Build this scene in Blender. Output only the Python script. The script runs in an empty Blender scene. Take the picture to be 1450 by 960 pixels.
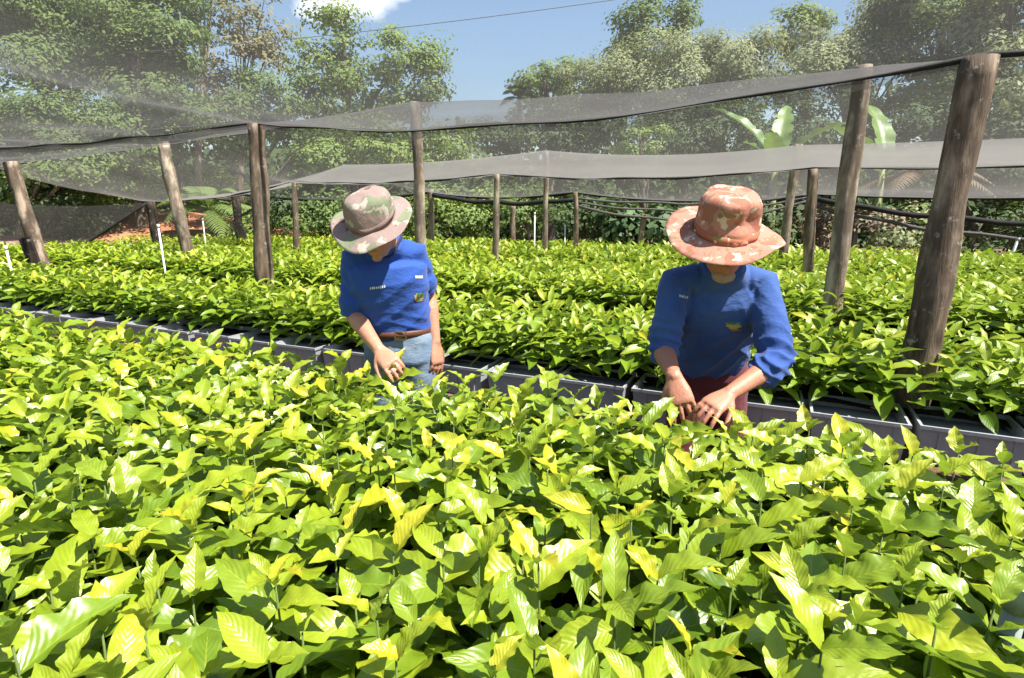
import bpy, bmesh, math, random
import numpy as np
from mathutils import Vector, Matrix, Quaternion
from mathutils.bvhtree import BVHTree

# ------------------------------------------------------------------ camera, sky, sun, exposure
scene = bpy.context.scene
C = scene.collection
CAM_H = 1.55
TILT = math.atan(185 / 800)
cam_d = bpy.data.cameras.new('camera'); cam = bpy.data.objects.new('camera', cam_d); C.objects.link(cam)
cam.location = (0, 0, CAM_H); cam.rotation_euler = (math.pi / 2 - TILT, 0, 0)
cam_d.sensor_width = 36; cam_d.lens = 36 * 800 / 1450; cam_d.clip_start = .02; cam_d.clip_end = 3000
scene.camera = cam

SUN = Vector((.76, -.42, 1.46)).normalized()
world = bpy.data.worlds.new('World'); scene.world = world; world.use_nodes = True
wn = world.node_tree.nodes; wl = world.node_tree.links; wn.clear()
w_out = wn.new('ShaderNodeOutputWorld'); w_bg = wn.new('ShaderNodeBackground')
sky = wn.new('ShaderNodeTexSky'); sky.sky_type = 'NISHITA'; sky.sun_disc = False
sky.sun_elevation = math.asin(SUN.z); sky.sun_rotation = math.atan2(SUN.x, SUN.y)
sky.air_density = 1.25; sky.dust_density = 1.0; sky.ozone_density = 2.2
w_bg.inputs['Strength'].default_value = .068
# scattered fair weather cumulus over the whole sky
tc = wn.new('ShaderNodeTexCoord')
def wmath(op, a, b=None, c=None):
    n = wn.new('ShaderNodeMath'); n.operation = op
    for i, x in enumerate((a, b, c)):
        if x is None: continue
        if hasattr(x, 'links'): wl.new(x, n.inputs[i])
        else: n.inputs[i].default_value = x
    return n.outputs[0]
wmap = wn.new('ShaderNodeMapping'); wl.new(tc.outputs['Generated'], wmap.inputs[0])
wmap.inputs['Scale'].default_value = (1, 1, 1.9); wmap.inputs['Location'].default_value = (.06, .02, .0)
nz = wn.new('ShaderNodeTexNoise'); wl.new(wmap.outputs[0], nz.inputs['Vector'])
nz.inputs['Scale'].default_value = 3.2; nz.inputs['Detail'].default_value = 8; nz.inputs['Roughness'].default_value = .55
# one cumulus bank stands over the trees at the nursery's far side
dv = wn.new('ShaderNodeVectorMath'); dv.operation = 'DISTANCE'
wl.new(tc.outputs['Generated'], dv.inputs[0]); dv.inputs[1].default_value = Vector((-.262, .92, .375)).normalized()
blob = wmath('MULTIPLY', wmath('SUBTRACT', .125, dv.outputs['Value']), 3.2)
blob = wmath('MAXIMUM', blob, -.16)
cl = wmath('ADD', nz.outputs['Fac'], blob)
cl = wmath('MULTIPLY', wmath('SUBTRACT', cl, .56), 9.0)
ccl = wn.new('ShaderNodeClamp'); wl.new(cl, ccl.inputs[0])
wmix = wn.new('ShaderNodeMixRGB'); wl.new(ccl.outputs[0], wmix.inputs[0]); wl.new(sky.outputs[0], wmix.inputs[1])
wmix.inputs[2].default_value = (9.5, 9.6, 9.9, 1)
wl.new(wmix.outputs[0], w_bg.inputs['Color']); wl.new(w_bg.outputs[0], w_out.inputs[0])

sun_d = bpy.data.lights.new('sun', 'SUN'); sun_d.energy = 5.0; sun_d.angle = math.radians(.55); sun_d.color = (1, .955, .87)
sun = bpy.data.objects.new('sun', sun_d); C.objects.link(sun); sun.location = SUN * 30
sun.rotation_euler = (-SUN).to_track_quat('-Z', 'Y').to_euler()

vs = scene.view_settings; vs.view_transform = 'Standard'; vs.look = 'None'; vs.gamma = 1; vs.use_curve_mapping = False
vs.exposure = 1.5
scene.render.engine = 'CYCLES'
scene.cycles.max_bounces = 7; scene.cycles.diffuse_bounces = 3; scene.cycles.glossy_bounces = 2
scene.cycles.transmission_bounces = 3; scene.cycles.transparent_max_bounces = 20
scene.cycles.use_denoising = True; scene.cycles.use_adaptive_sampling = True; scene.cycles.adaptive_threshold = .015
scene.cycles.sample_clamp_indirect = 8

# ------------------------------------------------------------------ helpers
rng = np.random.default_rng(7)
PI = math.pi
def at(u, v, y):
    "a point at forward distance y seen at pixel (u, v) of the 1450 x 960 photograph (used to survey the place)"
    xc, yc = (u - 725) / 800, (480 - v) / 800
    r = np.array([xc, math.cos(TILT) + yc * math.sin(TILT), -math.sin(TILT) + yc * math.cos(TILT)])
    return np.array([0, 0, CAM_H]) + r * (y / r[1])
def tag(o, label=None, cat=None, group=None, kind=None):
    if label: o['label'] = label
    if cat: o['category'] = cat
    if group: o['group'] = group
    if kind: o['kind'] = kind
    return o
def empty(name, loc, label=None, cat=None, group=None):
    o = bpy.data.objects.new(name, None); C.objects.link(o); o.location = loc; o.empty_display_size = .1
    return tag(o, label, cat, group)
def mesh_np(name, V, F, mat=None, smooth=True, attrs=None):
    "V (n,3); F list of arrays (m,3) / (m,4)"
    me = bpy.data.meshes.new(name)
    V = np.asarray(V, dtype=np.float32)
    Fs = [np.asarray(f, dtype=np.int32) for f in (F if isinstance(F, (list, tuple)) and len(F) and hasattr(F[0], 'ndim') else [np.asarray(F)])]
    Fs = [f for f in Fs if len(f)]
    me.vertices.add(len(V)); me.vertices.foreach_set('co', V.ravel())
    nl = sum(f.size for f in Fs); npoly = sum(len(f) for f in Fs)
    me.loops.add(nl); me.loops.foreach_set('vertex_index', np.concatenate([f.ravel() for f in Fs]))
    me.polygons.add(npoly)
    tot = np.concatenate([np.full(len(f), f.shape[1], dtype=np.int32) for f in Fs])
    st = np.concatenate([[0], np.cumsum(tot)[:-1]]).astype(np.int32)
    me.polygons.foreach_set('loop_start', st); me.polygons.foreach_set('loop_total', tot)
    me.polygons.foreach_set('use_smooth', np.full(npoly, smooth))
    if attrs:
        for k, a in attrs.items():
            at_ = me.attributes.new(k, 'FLOAT_VECTOR', 'POINT'); at_.data.foreach_set('vector', np.asarray(a, dtype=np.float32).ravel())
    me.update(calc_edges=True); me.validate()
    if mat: me.materials.append(mat)
    return me
def obj(name, me, parent=None, loc=None):
    o = bpy.data.objects.new(name, me); C.objects.link(o)
    if parent: o.parent = parent
    if loc is not None: o.location = loc
    return o
class Soup:
    "collects shapes for ONE mesh"
    def __init__(s): s.V = []; s.Q = []; s.T = []; s.n = 0
    def add(s, V, Q=None, T=None):
        V = np.asarray(V, float); s.V.append(V)
        if Q is not None and len(Q): s.Q.append(np.asarray(Q, int) + s.n)
        if T is not None and len(T): s.T.append(np.asarray(T, int) + s.n)
        s.n += len(V); return s
    def box(s, c, size, rz=0.0, ex=None, ey=None, ez=None):
        c = np.array(c, float); hx, hy, hz = np.array(size) / 2
        if ex is None: ex = np.array([math.cos(rz), math.sin(rz), 0]); ey = np.array([-math.sin(rz), math.cos(rz), 0]); ez = np.array([0, 0, 1.])
        P = [c + sx * hx * ex + sy * hy * ey + sz * hz * ez for sz in (-1, 1) for sx, sy in ((-1, -1), (1, -1), (1, 1), (-1, 1))]
        return s.add(P, [[3, 2, 1, 0], [4, 5, 6, 7], [0, 1, 5, 4], [1, 2, 6, 5], [2, 3, 7, 6], [3, 0, 4, 7]])
    def tube(s, pts, rad, n=8, cap=True, side=None, flat=1.0):
        V, Q, T = tube(pts, rad, n, cap, side, flat); return s.add(V, Q, T)
    def mesh(s, name, mat, smooth=True, attrs=None):
        F = []
        if s.Q: F.append(np.concatenate(s.Q))
        if s.T: F.append(np.concatenate(s.T))
        return mesh_np(name, np.concatenate(s.V), F, mat, smooth, attrs)
    def obj(s, name, mat, parent=None, smooth=True, origin=None):
        if origin is not None: s.V = [v - np.asarray(origin, float) for v in s.V]
        return obj(name, s.mesh(name, mat, smooth), parent)
def nrm(v): v = np.asarray(v, float); return v / (np.linalg.norm(v) + 1e-9)
def tube(pts, rad, n=8, cap=True, side=None, flat=1.0):
    pts = np.asarray(pts, float); m = len(pts)
    rad = np.broadcast_to(np.asarray(rad, float), (m,)) if np.ndim(rad) < 2 else np.asarray(rad, float)
    V = []; a = np.arange(n) * 2 * PI / n
    tg = np.gradient(pts, axis=0); X = None
    for i in range(m):
        t = nrm(tg[i])
        if side is not None: X = nrm(np.asarray(side) - t * np.dot(side, t))
        elif X is None: X = nrm(np.cross(t, [0, 0, 1.]) if abs(t[2]) < .9 else np.cross(t, [0, 1., 0]))
        else: X = nrm(X - t * np.dot(X, t))
        Y = np.cross(t, X)
        rx, ry = (rad[i], rad[i] * flat) if rad.ndim == 1 else rad[i]
        V.append(pts[i] + np.outer(np.cos(a), X) * rx + np.outer(np.sin(a), Y) * ry)
    V = np.concatenate(V); k = np.arange(n); k2 = (k + 1) % n
    Q = np.concatenate([np.stack([i * n + k, i * n + k2, (i + 1) * n + k2, (i + 1) * n + k], 1) for i in range(m - 1)])
    T = None
    if cap:
        V = np.concatenate([V, pts[:1], pts[-1:]])
        T = np.concatenate([np.stack([np.full(n, m * n), k2, k], 1), np.stack([np.full(n, m * n + 1), (m - 1) * n + k, (m - 1) * n + k2], 1)])
    return V, Q, T
def wob(P, seed, f0=3., oct=4, gain=.5):
    "cheap smooth pseudo-noise in about -1..1 for arrays of points"
    r = np.random.default_rng(seed); out = np.zeros(len(P)); amp = 1.; f = f0; tot = 0
    for _ in range(oct):
        for _ in range(3):
            k = nrm(r.normal(size=3)) * f * r.uniform(.7, 1.3); q = nrm(r.normal(size=3)) * f * .7
            out += amp / 3 * np.sin(P @ k + r.uniform(0, 6.3) + 1.4 * np.sin(P @ q + r.uniform(0, 6.3)))
        tot += amp * .6; amp *= gain; f *= 2.1
    return out / tot

# ------------------------------------------------------------------ materials
class NT:
    def __init__(s, name):
        s.m = bpy.data.materials.new(name); s.m.use_nodes = True; s.n = s.m.node_tree.nodes; s.l = s.m.node_tree.links; s.n.clear()
        s.out = s.n.new('ShaderNodeOutputMaterial')
    def new(s, t, **kw):
        n = s.n.new('ShaderNode' + t)
        for k, v in kw.items():
            if k in n.inputs.keys(): s.put(n.inputs[k], v)
            else: setattr(n, k, v)
        return n
    def put(s, sock, v):
        if isinstance(v, bpy.types.NodeSocket): s.l.new(v, sock)
        else:
            if isinstance(v, (tuple, list)) and len(v) == 3 and sock.type == 'RGBA': v = (*v, 1)
            sock.default_value = v
    def math(s, op, a, b=0., c=0., clamp=False):
        n = s.n.new('ShaderNodeMath'); n.operation = op; n.use_clamp = clamp
        for i, x in enumerate((a, b, c)): s.put(n.inputs[i], x)
        return n.outputs[0]
    def mix(s, f, a, b, blend='MIX'):
        n = s.n.new('ShaderNodeMixRGB'); n.blend_type = blend
        s.put(n.inputs[0], f); s.put(n.inputs[1], a); s.put(n.inputs[2], b); return n.outputs[0]
    def ramp(s, f, stops, interp='LINEAR'):
        n = s.n.new('ShaderNodeValToRGB'); s.put(n.inputs[0], f); e = n.color_ramp.elements; n.color_ramp.interpolation = interp
        while len(e) < len(stops): e.new(.5)
        for i, (p, c) in enumerate(stops): e[i].position = p; e[i].color = (*c, 1) if len(c) == 3 else c
        return n.outputs[0]
    def noise(s, scale, detail=3, rough=.5, vec=None, coord='Object', stretch=None, dist=0.):
        if vec is None: vec = s.new('TexCoord').outputs[coord]
        if stretch:
            mp = s.new('Mapping'); s.l.new(vec, mp.inputs[0]); mp.inputs['Scale'].default_value = stretch; vec = mp.outputs[0]
        n = s.new('TexNoise', Scale=scale, Detail=detail, Roughness=rough, Distortion=dist); s.l.new(vec, n.inputs['Vector']); return n.outputs['Fac']
    def bump(s, h, strength=.5, dist=.01, normal=None):
        n = s.new('Bump', Strength=strength, Distance=dist); s.l.new(h, n.inputs['Height'])
        if normal: s.l.new(normal, n.inputs['Normal'])
        return n.outputs[0]
    def principled(s, **kw):
        n = s.n.new('ShaderNodeBsdfPrincipled')
        for k, v in kw.items(): s.put(n.inputs[k.replace('_', ' ')], v)
        return n
    def done(s, shader): s.l.new(shader.outputs[0] if hasattr(shader, 'outputs') else shader, s.out.inputs[0]); return s.m

def mat_leaf(name, dark, mid, light, spread, spec=.5, rough=.34, trans=.3, use_obj=False, veins=True, tcol=(.30, .46, .03)):
    g = NT(name); a = g.new('Attribute', attribute_name='luv'); sep = g.new('SeparateXYZ'); g.l.new(a.outputs['Vector'], sep.inputs[0])
    U, Vv, Tn = sep.outputs
    av = g.math('ABSOLUTE', Vv)
    r = Tn
    if use_obj:
        oi = g.new('ObjectInfo'); r = g.math('ADD', g.math('MULTIPLY', g.math('SUBTRACT', oi.outputs['Random'], .5), spread), g.math('ADD', oi.outputs['Alpha'], -.5))
        r = g.math('ADD', r, Tn)
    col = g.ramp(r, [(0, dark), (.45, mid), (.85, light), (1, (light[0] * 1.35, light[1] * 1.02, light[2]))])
    n1 = g.noise(26, 3)
    col = g.mix(g.math('MULTIPLY', g.math('SUBTRACT', n1, .38, clamp=True), .7), col, mid)
    if veins:
        rib = g.math('SMOOTH_MIN', av, .09, .05); rib = g.math('SUBTRACT', 1, g.math('MULTIPLY', av, 16), clamp=True)
        col = g.mix(g.math('MULTIPLY', rib, .5), col, (light[0] * 1.15, light[1] * 1.1, light[2] * 2.2))
        # browned margin and tip on some leaves
        edge = g.math('MULTIPLY', g.math('POWER', av, 9), g.math('GREATER_THAN', g.noise(9, 2), .62))
        col = g.mix(g.math('MULTIPLY', edge, .55), col, (.34, .26, .04))
        ph = g.math('SUBTRACT', g.math('MULTIPLY', U, 62), g.math('MULTIPLY', av, 17))
        wv = g.math('SINE', ph); wv = g.math('MULTIPLY', wv, g.math('SUBTRACT', 1.05, g.math('MULTIPLY', av, .7)))
        h = g.math('ADD', g.math('MULTIPLY', wv, .5), g.math('MULTIPLY', g.math('MINIMUM', g.math('MULTIPLY', av, 7), 1), 1.2))
        h = g.math('ADD', h, g.math('MULTIPLY', n1, .5))
        nb = g.bump(h, .42, .0013)
    else:
        nb = g.bump(n1, .4, .01)
    back = g.new('NewGeometry').outputs['Backfacing']
    col = g.mix(g.math('MULTIPLY', back, .45), col, (mid[0] * .9 + .05, mid[1] * .9 + .05, mid[2] + .05))
    p = g.principled(Base_Color=col, Roughness=g.math('ADD', rough, g.math('MULTIPLY', back, .25)), Specular_IOR_Level=spec, Normal=nb)
    tr = g.new('BsdfTranslucent'); g.put(tr.inputs['Color'], g.mix(.55, col, tcol)); g.put(tr.inputs['Normal'], nb)
    mx = g.new('MixShader'); mx.inputs[0].default_value = trans; g.l.new(p.outputs[0], mx.inputs[1]); g.l.new(tr.outputs[0], mx.inputs[2])
    return g.done(mx)

def mat_foliage(name, dark, mid, light, trans=.3, rough=.5):
    return mat_leaf(name, dark, mid, light, .6, spec=.35, rough=rough, trans=trans, veins=False, tcol=(mid[0] * 1.8, mid[1] * 1.7, mid[2] * 1.2))

def mat_plain(name, col, rough=.6, spec=.4, nscale=12., var=.25, bump=.3, bdist=.004, metal=0.):
    g = NT(name); n = g.noise(nscale, 5, .6); n2 = g.noise(nscale * 7, 3)
    c = g.mix(g.math('MULTIPLY', n, 1), tuple(x * (1 - var) for x in col), tuple(min(1, x * (1 + var)) for x in col))
    return g.done(g.principled(Base_Color=c, Roughness=rough, Specular_IOR_Level=spec, Metallic=metal, Normal=g.bump(g.math('ADD', n, g.math('MULTIPLY', n2, .5)), bump, bdist)))

def mat_bark(name, a, b, c):
    g = NT(name)
    n = g.noise(9, 6, .65, stretch=(1, 1, .16)); n2 = g.noise(3.2, 4, .6, stretch=(1, 1, .5)); n3 = g.noise(60, 4, .7, stretch=(1, 1, .12))
    col = g.ramp(n, [(.34, a), (.48, b), (.60, c)])
    col = g.mix(g.ramp(n2, [(.46, (0, 0, 0)), (.56, (.8, .8, .8))]), col, tuple(x * .38 for x in b))
    vo = g.new('TexVoronoi', Scale=5.5); mp = g.new('Mapping'); g.l.new(g.new('TexCoord').outputs['Object'], mp.inputs[0]); mp.inputs['Scale'].default_value = (1, 1, .45); g.l.new(mp.outputs[0], vo.inputs['Vector'])
    knot = g.math('SUBTRACT', 1, g.math('MULTIPLY', vo.outputs['Distance'], 5.5), clamp=True)
    col = g.mix(g.math('MULTIPLY', knot, .8), col, tuple(x * .3 for x in a))
    lich = g.ramp(g.noise(17, 4, .7), [(.6, (0, 0, 0)), (.68, (.55, .55, .55))])
    col = g.mix(lich, col, (.40, .38, .33))
    h = g.math('ADD', g.math('ADD', n, g.math('MULTIPLY', n3, .5)), g.math('MULTIPLY', knot, -.7))
    return g.done(g.principled(Base_Color=col, Roughness=.85, Specular_IOR_Level=.2, Normal=g.bump(h, .9, .012)))

def mat_net(name, cover, grey, weave=True):
    """knitted shade cloth: black threads with open gaps; a slanting look or a slanting sunbeam meets more thread than a straight one"""
    g = NT(name); geo = g.new('NewGeometry')
    d = g.new('VectorMath', operation='DOT_PRODUCT'); g.l.new(geo.outputs['Normal'], d.inputs[0]); g.l.new(geo.outputs['Incoming'], d.inputs[1])
    cs = g.math('MAXIMUM', g.math('ABSOLUTE', d.outputs['Value']), .03)
    n = g.noise(1.3, 3, .6); n2 = g.noise(420, 1, .5)
    base = g.math('MULTIPLY', cover, g.math('ADD', .72, g.math('MULTIPLY', n, .56)))
    if weave:
        base = g.math('MULTIPLY', base, g.math('ADD', .45, g.math('MULTIPLY', n2, 1.1)))
    open_ = g.math('POWER', g.math('SUBTRACT', 1, base), g.math('DIVIDE', 1, cs))
    fac = g.math('SUBTRACT', 1, open_, clamp=True)
    df = g.new('BsdfDiffuse', Color=grey); tl = g.new('BsdfTranslucent', Color=tuple(x * 1.0 for x in grey))
    m1 = g.new('MixShader'); m1.inputs[0].default_value = .5; g.l.new(df.outputs[0], m1.inputs[1]); g.l.new(tl.outputs[0], m1.inputs[2])
    tp = g.new('BsdfTransparent'); m2 = g.new('MixShader'); g.l.new(fac, m2.inputs[0]); g.l.new(tp.outputs[0], m2.inputs[1]); g.l.new(m1.outputs[0], m2.inputs[2])
    return g.done(m2)

def mat_soil(name, a, b, c, scale=3.):
    g = NT(name); n = g.noise(scale, 8, .65); n2 = g.noise(scale * 14, 5, .7)
    col = g.ramp(n, [(.3, a), (.5, b), (.7, c)]); col = g.mix(g.math('MULTIPLY', n2, .4), col, a)
    return g.done(g.principled(Base_Color=col, Roughness=.95, Specular_IOR_Level=.1, Normal=g.bump(g.math('ADD', n, n2), .8, .03)))

M_leaf_i = mat_leaf('coffee_leaf', (.030, .085, .008), (.155, .240, .012), (.315, .375, .018), .25, spec=.7, rough=.37, use_obj=True)
M_leaf_s = mat_leaf('coffee_leaf_mass', (.030, .085, .008), (.155, .242, .012), (.280, .345, .018), .75, spec=.45, rough=.38, use_obj=False)
M_stem = mat_plain('green_stem', (.09, .13, .03), .6, .3, 40)
M_soil = mat_soil('path_soil', (.10, .055, .032), (.17, .10, .06), (.24, .16, .10))
M_redsoil = mat_soil('red_earth', (.30, .12, .06), (.42, .19, .10), (.50, .27, .17), .9)
M_peat = mat_soil('potting_soil', (.012, .010, .008), (.025, .020, .014), (.05, .04, .028), 12)
M_tray = mat_plain('tray_plastic', (.30, .305, .325), .42, .5, 6, .3, .25, .004)
M_black = mat_plain('black_plastic', (.018, .018, .020), .5, .5, 8)
M_roll = mat_plain('slack_net_roll', (.085, .08, .078), .85, .2, 30, .5, .8, .01)
M_rope = mat_plain('rolled_net', (.022, .021, .021), .8, .2, 30, .5, .6, .006)
M_wire = mat_plain('wire', (.10, .09, .085), .6, .4, 20)
M_post = [mat_bark('post_bark_brown', (.045, .028, .019), (.16, .115, .082), (.36, .28, .21)),
          mat_bark('post_bark_pale', (.08, .055, .038), (.24, .185, .135), (.44, .37, .28)),
          mat_bark('post_bark_dark', (.015, .012, .010), (.04, .03, .024), (.09, .07, .055))]
M_bark = mat_bark('tree_bark', (.06, .045, .03), (.15, .12, .09), (.27, .23, .18))
M_palebark = mat_bark('pale_bark', (.25, .22, .17), (.42, .38, .31), (.55, .51, .44))
M_pipe = mat_plain('pvc_white', (.62, .62, .60), .45, .4, 10, .12)
M_pipe2 = mat_plain('pvc_grey', (.22, .25, .245), .4, .5, 10, .12)
M_net = mat_net('shade_cloth', .074, (.135, .13, .132))
M_net2 = mat_net('shade_cloth_far', .15, (.20, .19, .185), False)
M_net3 = mat_net('shade_cloth_curtain', .44, (.085, .080, .078), False)

# ------------------------------------------------------------------ survey frame of the beds
E1 = np.array([.912, -.41, 0.]); E2 = np.array([.41, .912, 0.])
def sr(s, r, z=0.): return E1 * s + E2 * r + np.array([0, 0, z])
BENCH_ANG = math.atan2(E1[1], E1[0])
PT = .88                                                        # top of the seedling canopy

# ------------------------------------------------------------------ ground
def grid_sheet(x0, x1, y0, y1, nx, ny, zf):
    X, Y = np.meshgrid(np.linspace(x0, x1, nx), np.linspace(y0, y1, ny)); P = np.stack([X.ravel(), Y.ravel(), np.zeros(X.size)], 1); P[:, 2] = zf(P)
    i = np.arange(nx - 1); j = np.arange(ny - 1); I, J = np.meshgrid(i, j); b = (J * nx + I).ravel()
    return P, np.stack([b, b + 1, b + nx + 1, b + nx], 1)
V, Q = grid_sheet(-60, 60, -20, 70, 121, 91, lambda P: .03 * wob(P, 3, .8, 3))
far = np.array([[-900, -900, -.12], [900, -900, -.12], [900, 900, -.12], [-900, 900, -.12]])
g_o = Soup().add(V, Q).add(far, [[0, 1, 2, 3]]).obj('ground', M_soil); g_o['kind'] = 'structure'
# raised red earth bank and a pale dirt track beyond the left end of the beds
V, Q = grid_sheet(-16, -5.2, 11.8, 21, 40, 34, lambda P: .72 + .06 * wob(P, 5, 1.1, 4) + .75 * np.exp(-((P[:, 0] + 9.6) / 2.9) ** 2 - ((P[:, 1] - 16.0) / 2.3) ** 2) - .30 * np.exp(-((P[:, 0] + 5.2) / .8) ** 2))
o = Soup().add(V, Q).obj('earth_bank', M_redsoil); o['kind'] = 'structure'
M_track = mat_soil('dirt_track', (.42, .30, .21), (.55, .42, .31), (.62, .50, .40), 1.2)
V, Q = grid_sheet(-14, -4.4, 11.6, 13.6, 30, 10, lambda P: .82 + .03 * wob(P, 9, 2, 3) - .9 * (P[:, 1] < 11.7))
o = Soup().add(V, Q).obj('dirt_track', M_track); o['kind'] = 'structure'

# ------------------------------------------------------------------ nursery benches, trays
beds = [  # s0, s1, r0, r1
    (-9.0, 4.5, .22, 1.98), (-10.8, 6.5, 3.04, 3.90), (-12.5, 9.0, 5.0, 7.15), (-13.5, 11.0, 8.05, 10.6)]
bench_labels = ['long raised bench under the seedlings in front of the two men',
                'raised bench behind the two men with grey trays along its edge',
                'raised bench of seedlings standing between the paths behind the posts',
                'farthest raised bench of seedlings by the edge of the wood']
for k, (s0, s1, r0, r1) in enumerate(beds):
    root = empty('nursery_bench', sr((s0 + s1) / 2, (r0 + r1) / 2), bench_labels[k], 'bench'); root.rotation_euler.z = BENCH_ANG
    L, W = s1 - s0, r1 - r0
    Soup().box((0, 0, .405), (L, W, .07)).obj('deck', M_black, root, False)
    V, Q = grid_sheet(-L / 2 + .03, L / 2 - .03, -W / 2 + .03, W / 2 - .03, int(L * 6), max(6, int(W * 6)), lambda P: .605 + .015 * wob(P, 20 + k, 9, 2))
    Soup().add(V, Q).obj('potting_soil', M_peat, root)
    for i in range(int(L / 1.6) + 1):
        for q in (-1, 1):
            lg = Soup().box((-L / 2 + .1 + i * 1.6 * .98, q * (W / 2 - .12), .1845), (.07, .07, .37)).obj('leg', M_post[2], root, False)
# trays along the path edge of the second bench and the first bench's far side: each a shallow tapered plastic box with a rim
def tray_soup(w, d, h):
    s = Soup()
    t = .93
    out0 = [(-w / 2 * t, -d / 2 * t, 0), (w / 2 * t, -d / 2 * t, 0), (w / 2 * t, d / 2 * t, 0), (-w / 2 * t, d / 2 * t, 0)]
    out1 = [(-w / 2, -d / 2, h), (w / 2, -d / 2, h), (w / 2, d / 2, h), (-w / 2, d / 2, h)]
    in1 = [(x * .955, y * .955, h) for x, y, _ in out1]; in0 = [(x * .93, y * .93, h * .75) for x, y, _ in out1]
    V = out0 + out1 + in1 + in0; Q = [[3, 2, 1, 0]]
    for base in (0, 4, 8):
        for i in range(4):
            j = (i + 1) % 4; Q.append([base + i, base + j, base + 4 + j, base + 4 + i])
    Q.append([12, 13, 14, 15]); return s.add(V, Q)
tr_me = tray_soup(.385, .30, .17).mesh('tray', M_tray, False)
sR = Soup(); w, d = .397, .312
sR.box((0, -d / 2, .172), (w, .012, .016)).box((0, d / 2, .172), (w, .012, .016)).box((-w / 2 + .006, 0, .172), (.012, d - .013, .015)).box((w / 2 - .006, 0, .172), (.012, d - .013, .015))
rim_me = sR.mesh('rim', M_tray, False)
rib_me = Soup().box((0, -.1465, .085), (.010, .010, .155)).mesh('rib', M_tray, False)
for i in range(40):
    s_ = -10.6 + i * .425
    p = sr(s_ + rng.uniform(-.008, .008), 3.02 + rng.uniform(-.015, .015), .441)
    root = empty('seedling_tray', p, 'grey plastic seedling tray at the edge of the bench behind the men', 'tray', 'trays lining the bench edge along the path')
    root.rotation_euler.z = BENCH_ANG + rng.uniform(-.025, .025)
    obj('box', tr_me, root); obj('rim', rim_me, root)
    for x in (-.12, .02, .14): obj('rib', rib_me, root, (x, 0, 0))

# ------------------------------------------------------------------ coffee seedlings
def leaf_grid(nl, nw, seed):
    "unit-length leaf along +y, normal +z; drooping, folded along the midrib, with a wavy margin and a drip tip"
    r = np.random.default_rng(seed)
    wv = r.uniform(.020, .048); ph = r.uniform(0, 6.3); fr = r.uniform(3.2, 4.6); dr = r.uniform(.22, .62); fold = r.uniform(.25, .6); tw = r.uniform(-.25, .25); W = r.uniform(.165, .215)
    t = np.linspace(0, 1, nl + 1); v = np.linspace(-1, 1, nw + 1); Tm, Vm = np.meshgrid(t, v, indexing='ij')
    hw = W * (np.sin(PI * np.clip(Tm, 0, 1) ** .86) ** .82) * (1 - .25 * Tm ** 3) + .004; hw = np.where(Tm > .86, hw * (1 - .35 * (Tm - .86) / .14), hw); hw = np.where(Tm < .06, .012, hw)
    x = Vm * hw * (1 + .05 * np.sin(fr * 2 * PI * Tm + ph) * np.abs(Vm)); y = Tm * (1 - .12 * dr)
    z = np.abs(Vm) ** 1.25 * hw * fold + wv * np.sin(fr * 2 * PI * Tm + ph + (Vm > 0) * 1.1) * np.abs(Vm) ** 1.6 * np.sin(PI * Tm) - dr * Tm ** 2 * .9 + .22 * dr * Tm * 2
    x = x + tw * z
    P = np.stack([x.ravel(), y.ravel(), z.ravel()], 1); UV = np.stack([Tm.ravel(), Vm.ravel()], 1)
    i, j = np.meshgrid(np.arange(nl), np.arange(nw), indexing='ij'); b = (i * (nw + 1) + j).ravel()
    return P, np.stack([b, b + 1, b + nw + 2, b + nw + 1], 1), UV
N_VAR = 10
near_leaf = []
for k in range(N_VAR):
    P, Q, UV = leaf_grid(16, 6, 100 + k)
    near_leaf.append(mesh_np('leaf', P, Q, M_leaf_i, True, {'luv': np.concatenate([UV, np.full((len(P), 1), .5)], 1)}))
def plant_layout(r, dense):
    "leaves of one seedling: list of (height 0..1, yaw, pitch, roll, length, tone)"
    out = []; yaw = r.uniform(0, 2 * PI); n = r.integers(4, 6) if dense else 4
    for k in range(n):
        h = k / (n - 1); yaw += PI / 2 + r.uniform(-.3, .3)
        for q in (0, 1):
            ln = (.178 - .008 * k + r.uniform(-.045, .028)) if k < n - 1 else r.uniform(.06, .125)
            pit = (.02 + .11 * k + r.uniform(-.42, .42)) if k < n - 1 else r.uniform(.35, 1.15)
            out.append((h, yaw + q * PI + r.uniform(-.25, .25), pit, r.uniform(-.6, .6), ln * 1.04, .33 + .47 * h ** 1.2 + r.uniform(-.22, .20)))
    return out
def rot3(yaw, pit, roll):
    cy, sy, cp, sp, cr, sr_ = np.cos(yaw), np.sin(yaw), np.cos(pit), np.sin(pit), np.cos(roll), np.sin(roll)
    Rz = np.array([[cy, -sy, 0], [sy, cy, 0], [0, 0, 1]]); Rx = np.array([[1, 0, 0], [0, cp, -sp], [0, sp, cp]]); Ry = np.array([[cr, 0, sr_], [0, 1, 0], [-sr_, 0, cr]])
    return Rz @ Rx @ Ry
def bed_points(b, sp, seed, smin=None, smax=None):
    s0, s1, r0, r1 = beds[b]; r = np.random.default_rng(seed)
    if b == 1: r0 -= .05
    if smin is not None: s0 = max(s0, smin); s1 = min(s1, smax)
    ss = np.arange(s0 + .05, s1 - .03, sp); rr = np.arange(r0 + .04, r1 - .02, sp)
    S, R = np.meshgrid(ss, rr); S = S + (np.arange(len(rr)) % 2)[:, None] * sp / 2
    P = np.stack([S.ravel(), R.ravel()], 1) + r.uniform(-.3, .3, (S.size, 2)) * sp
    W = P[:, :1] * E1[None] + P[:, 1:] * E2[None]; W[:, 2] = .607; return W
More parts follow.
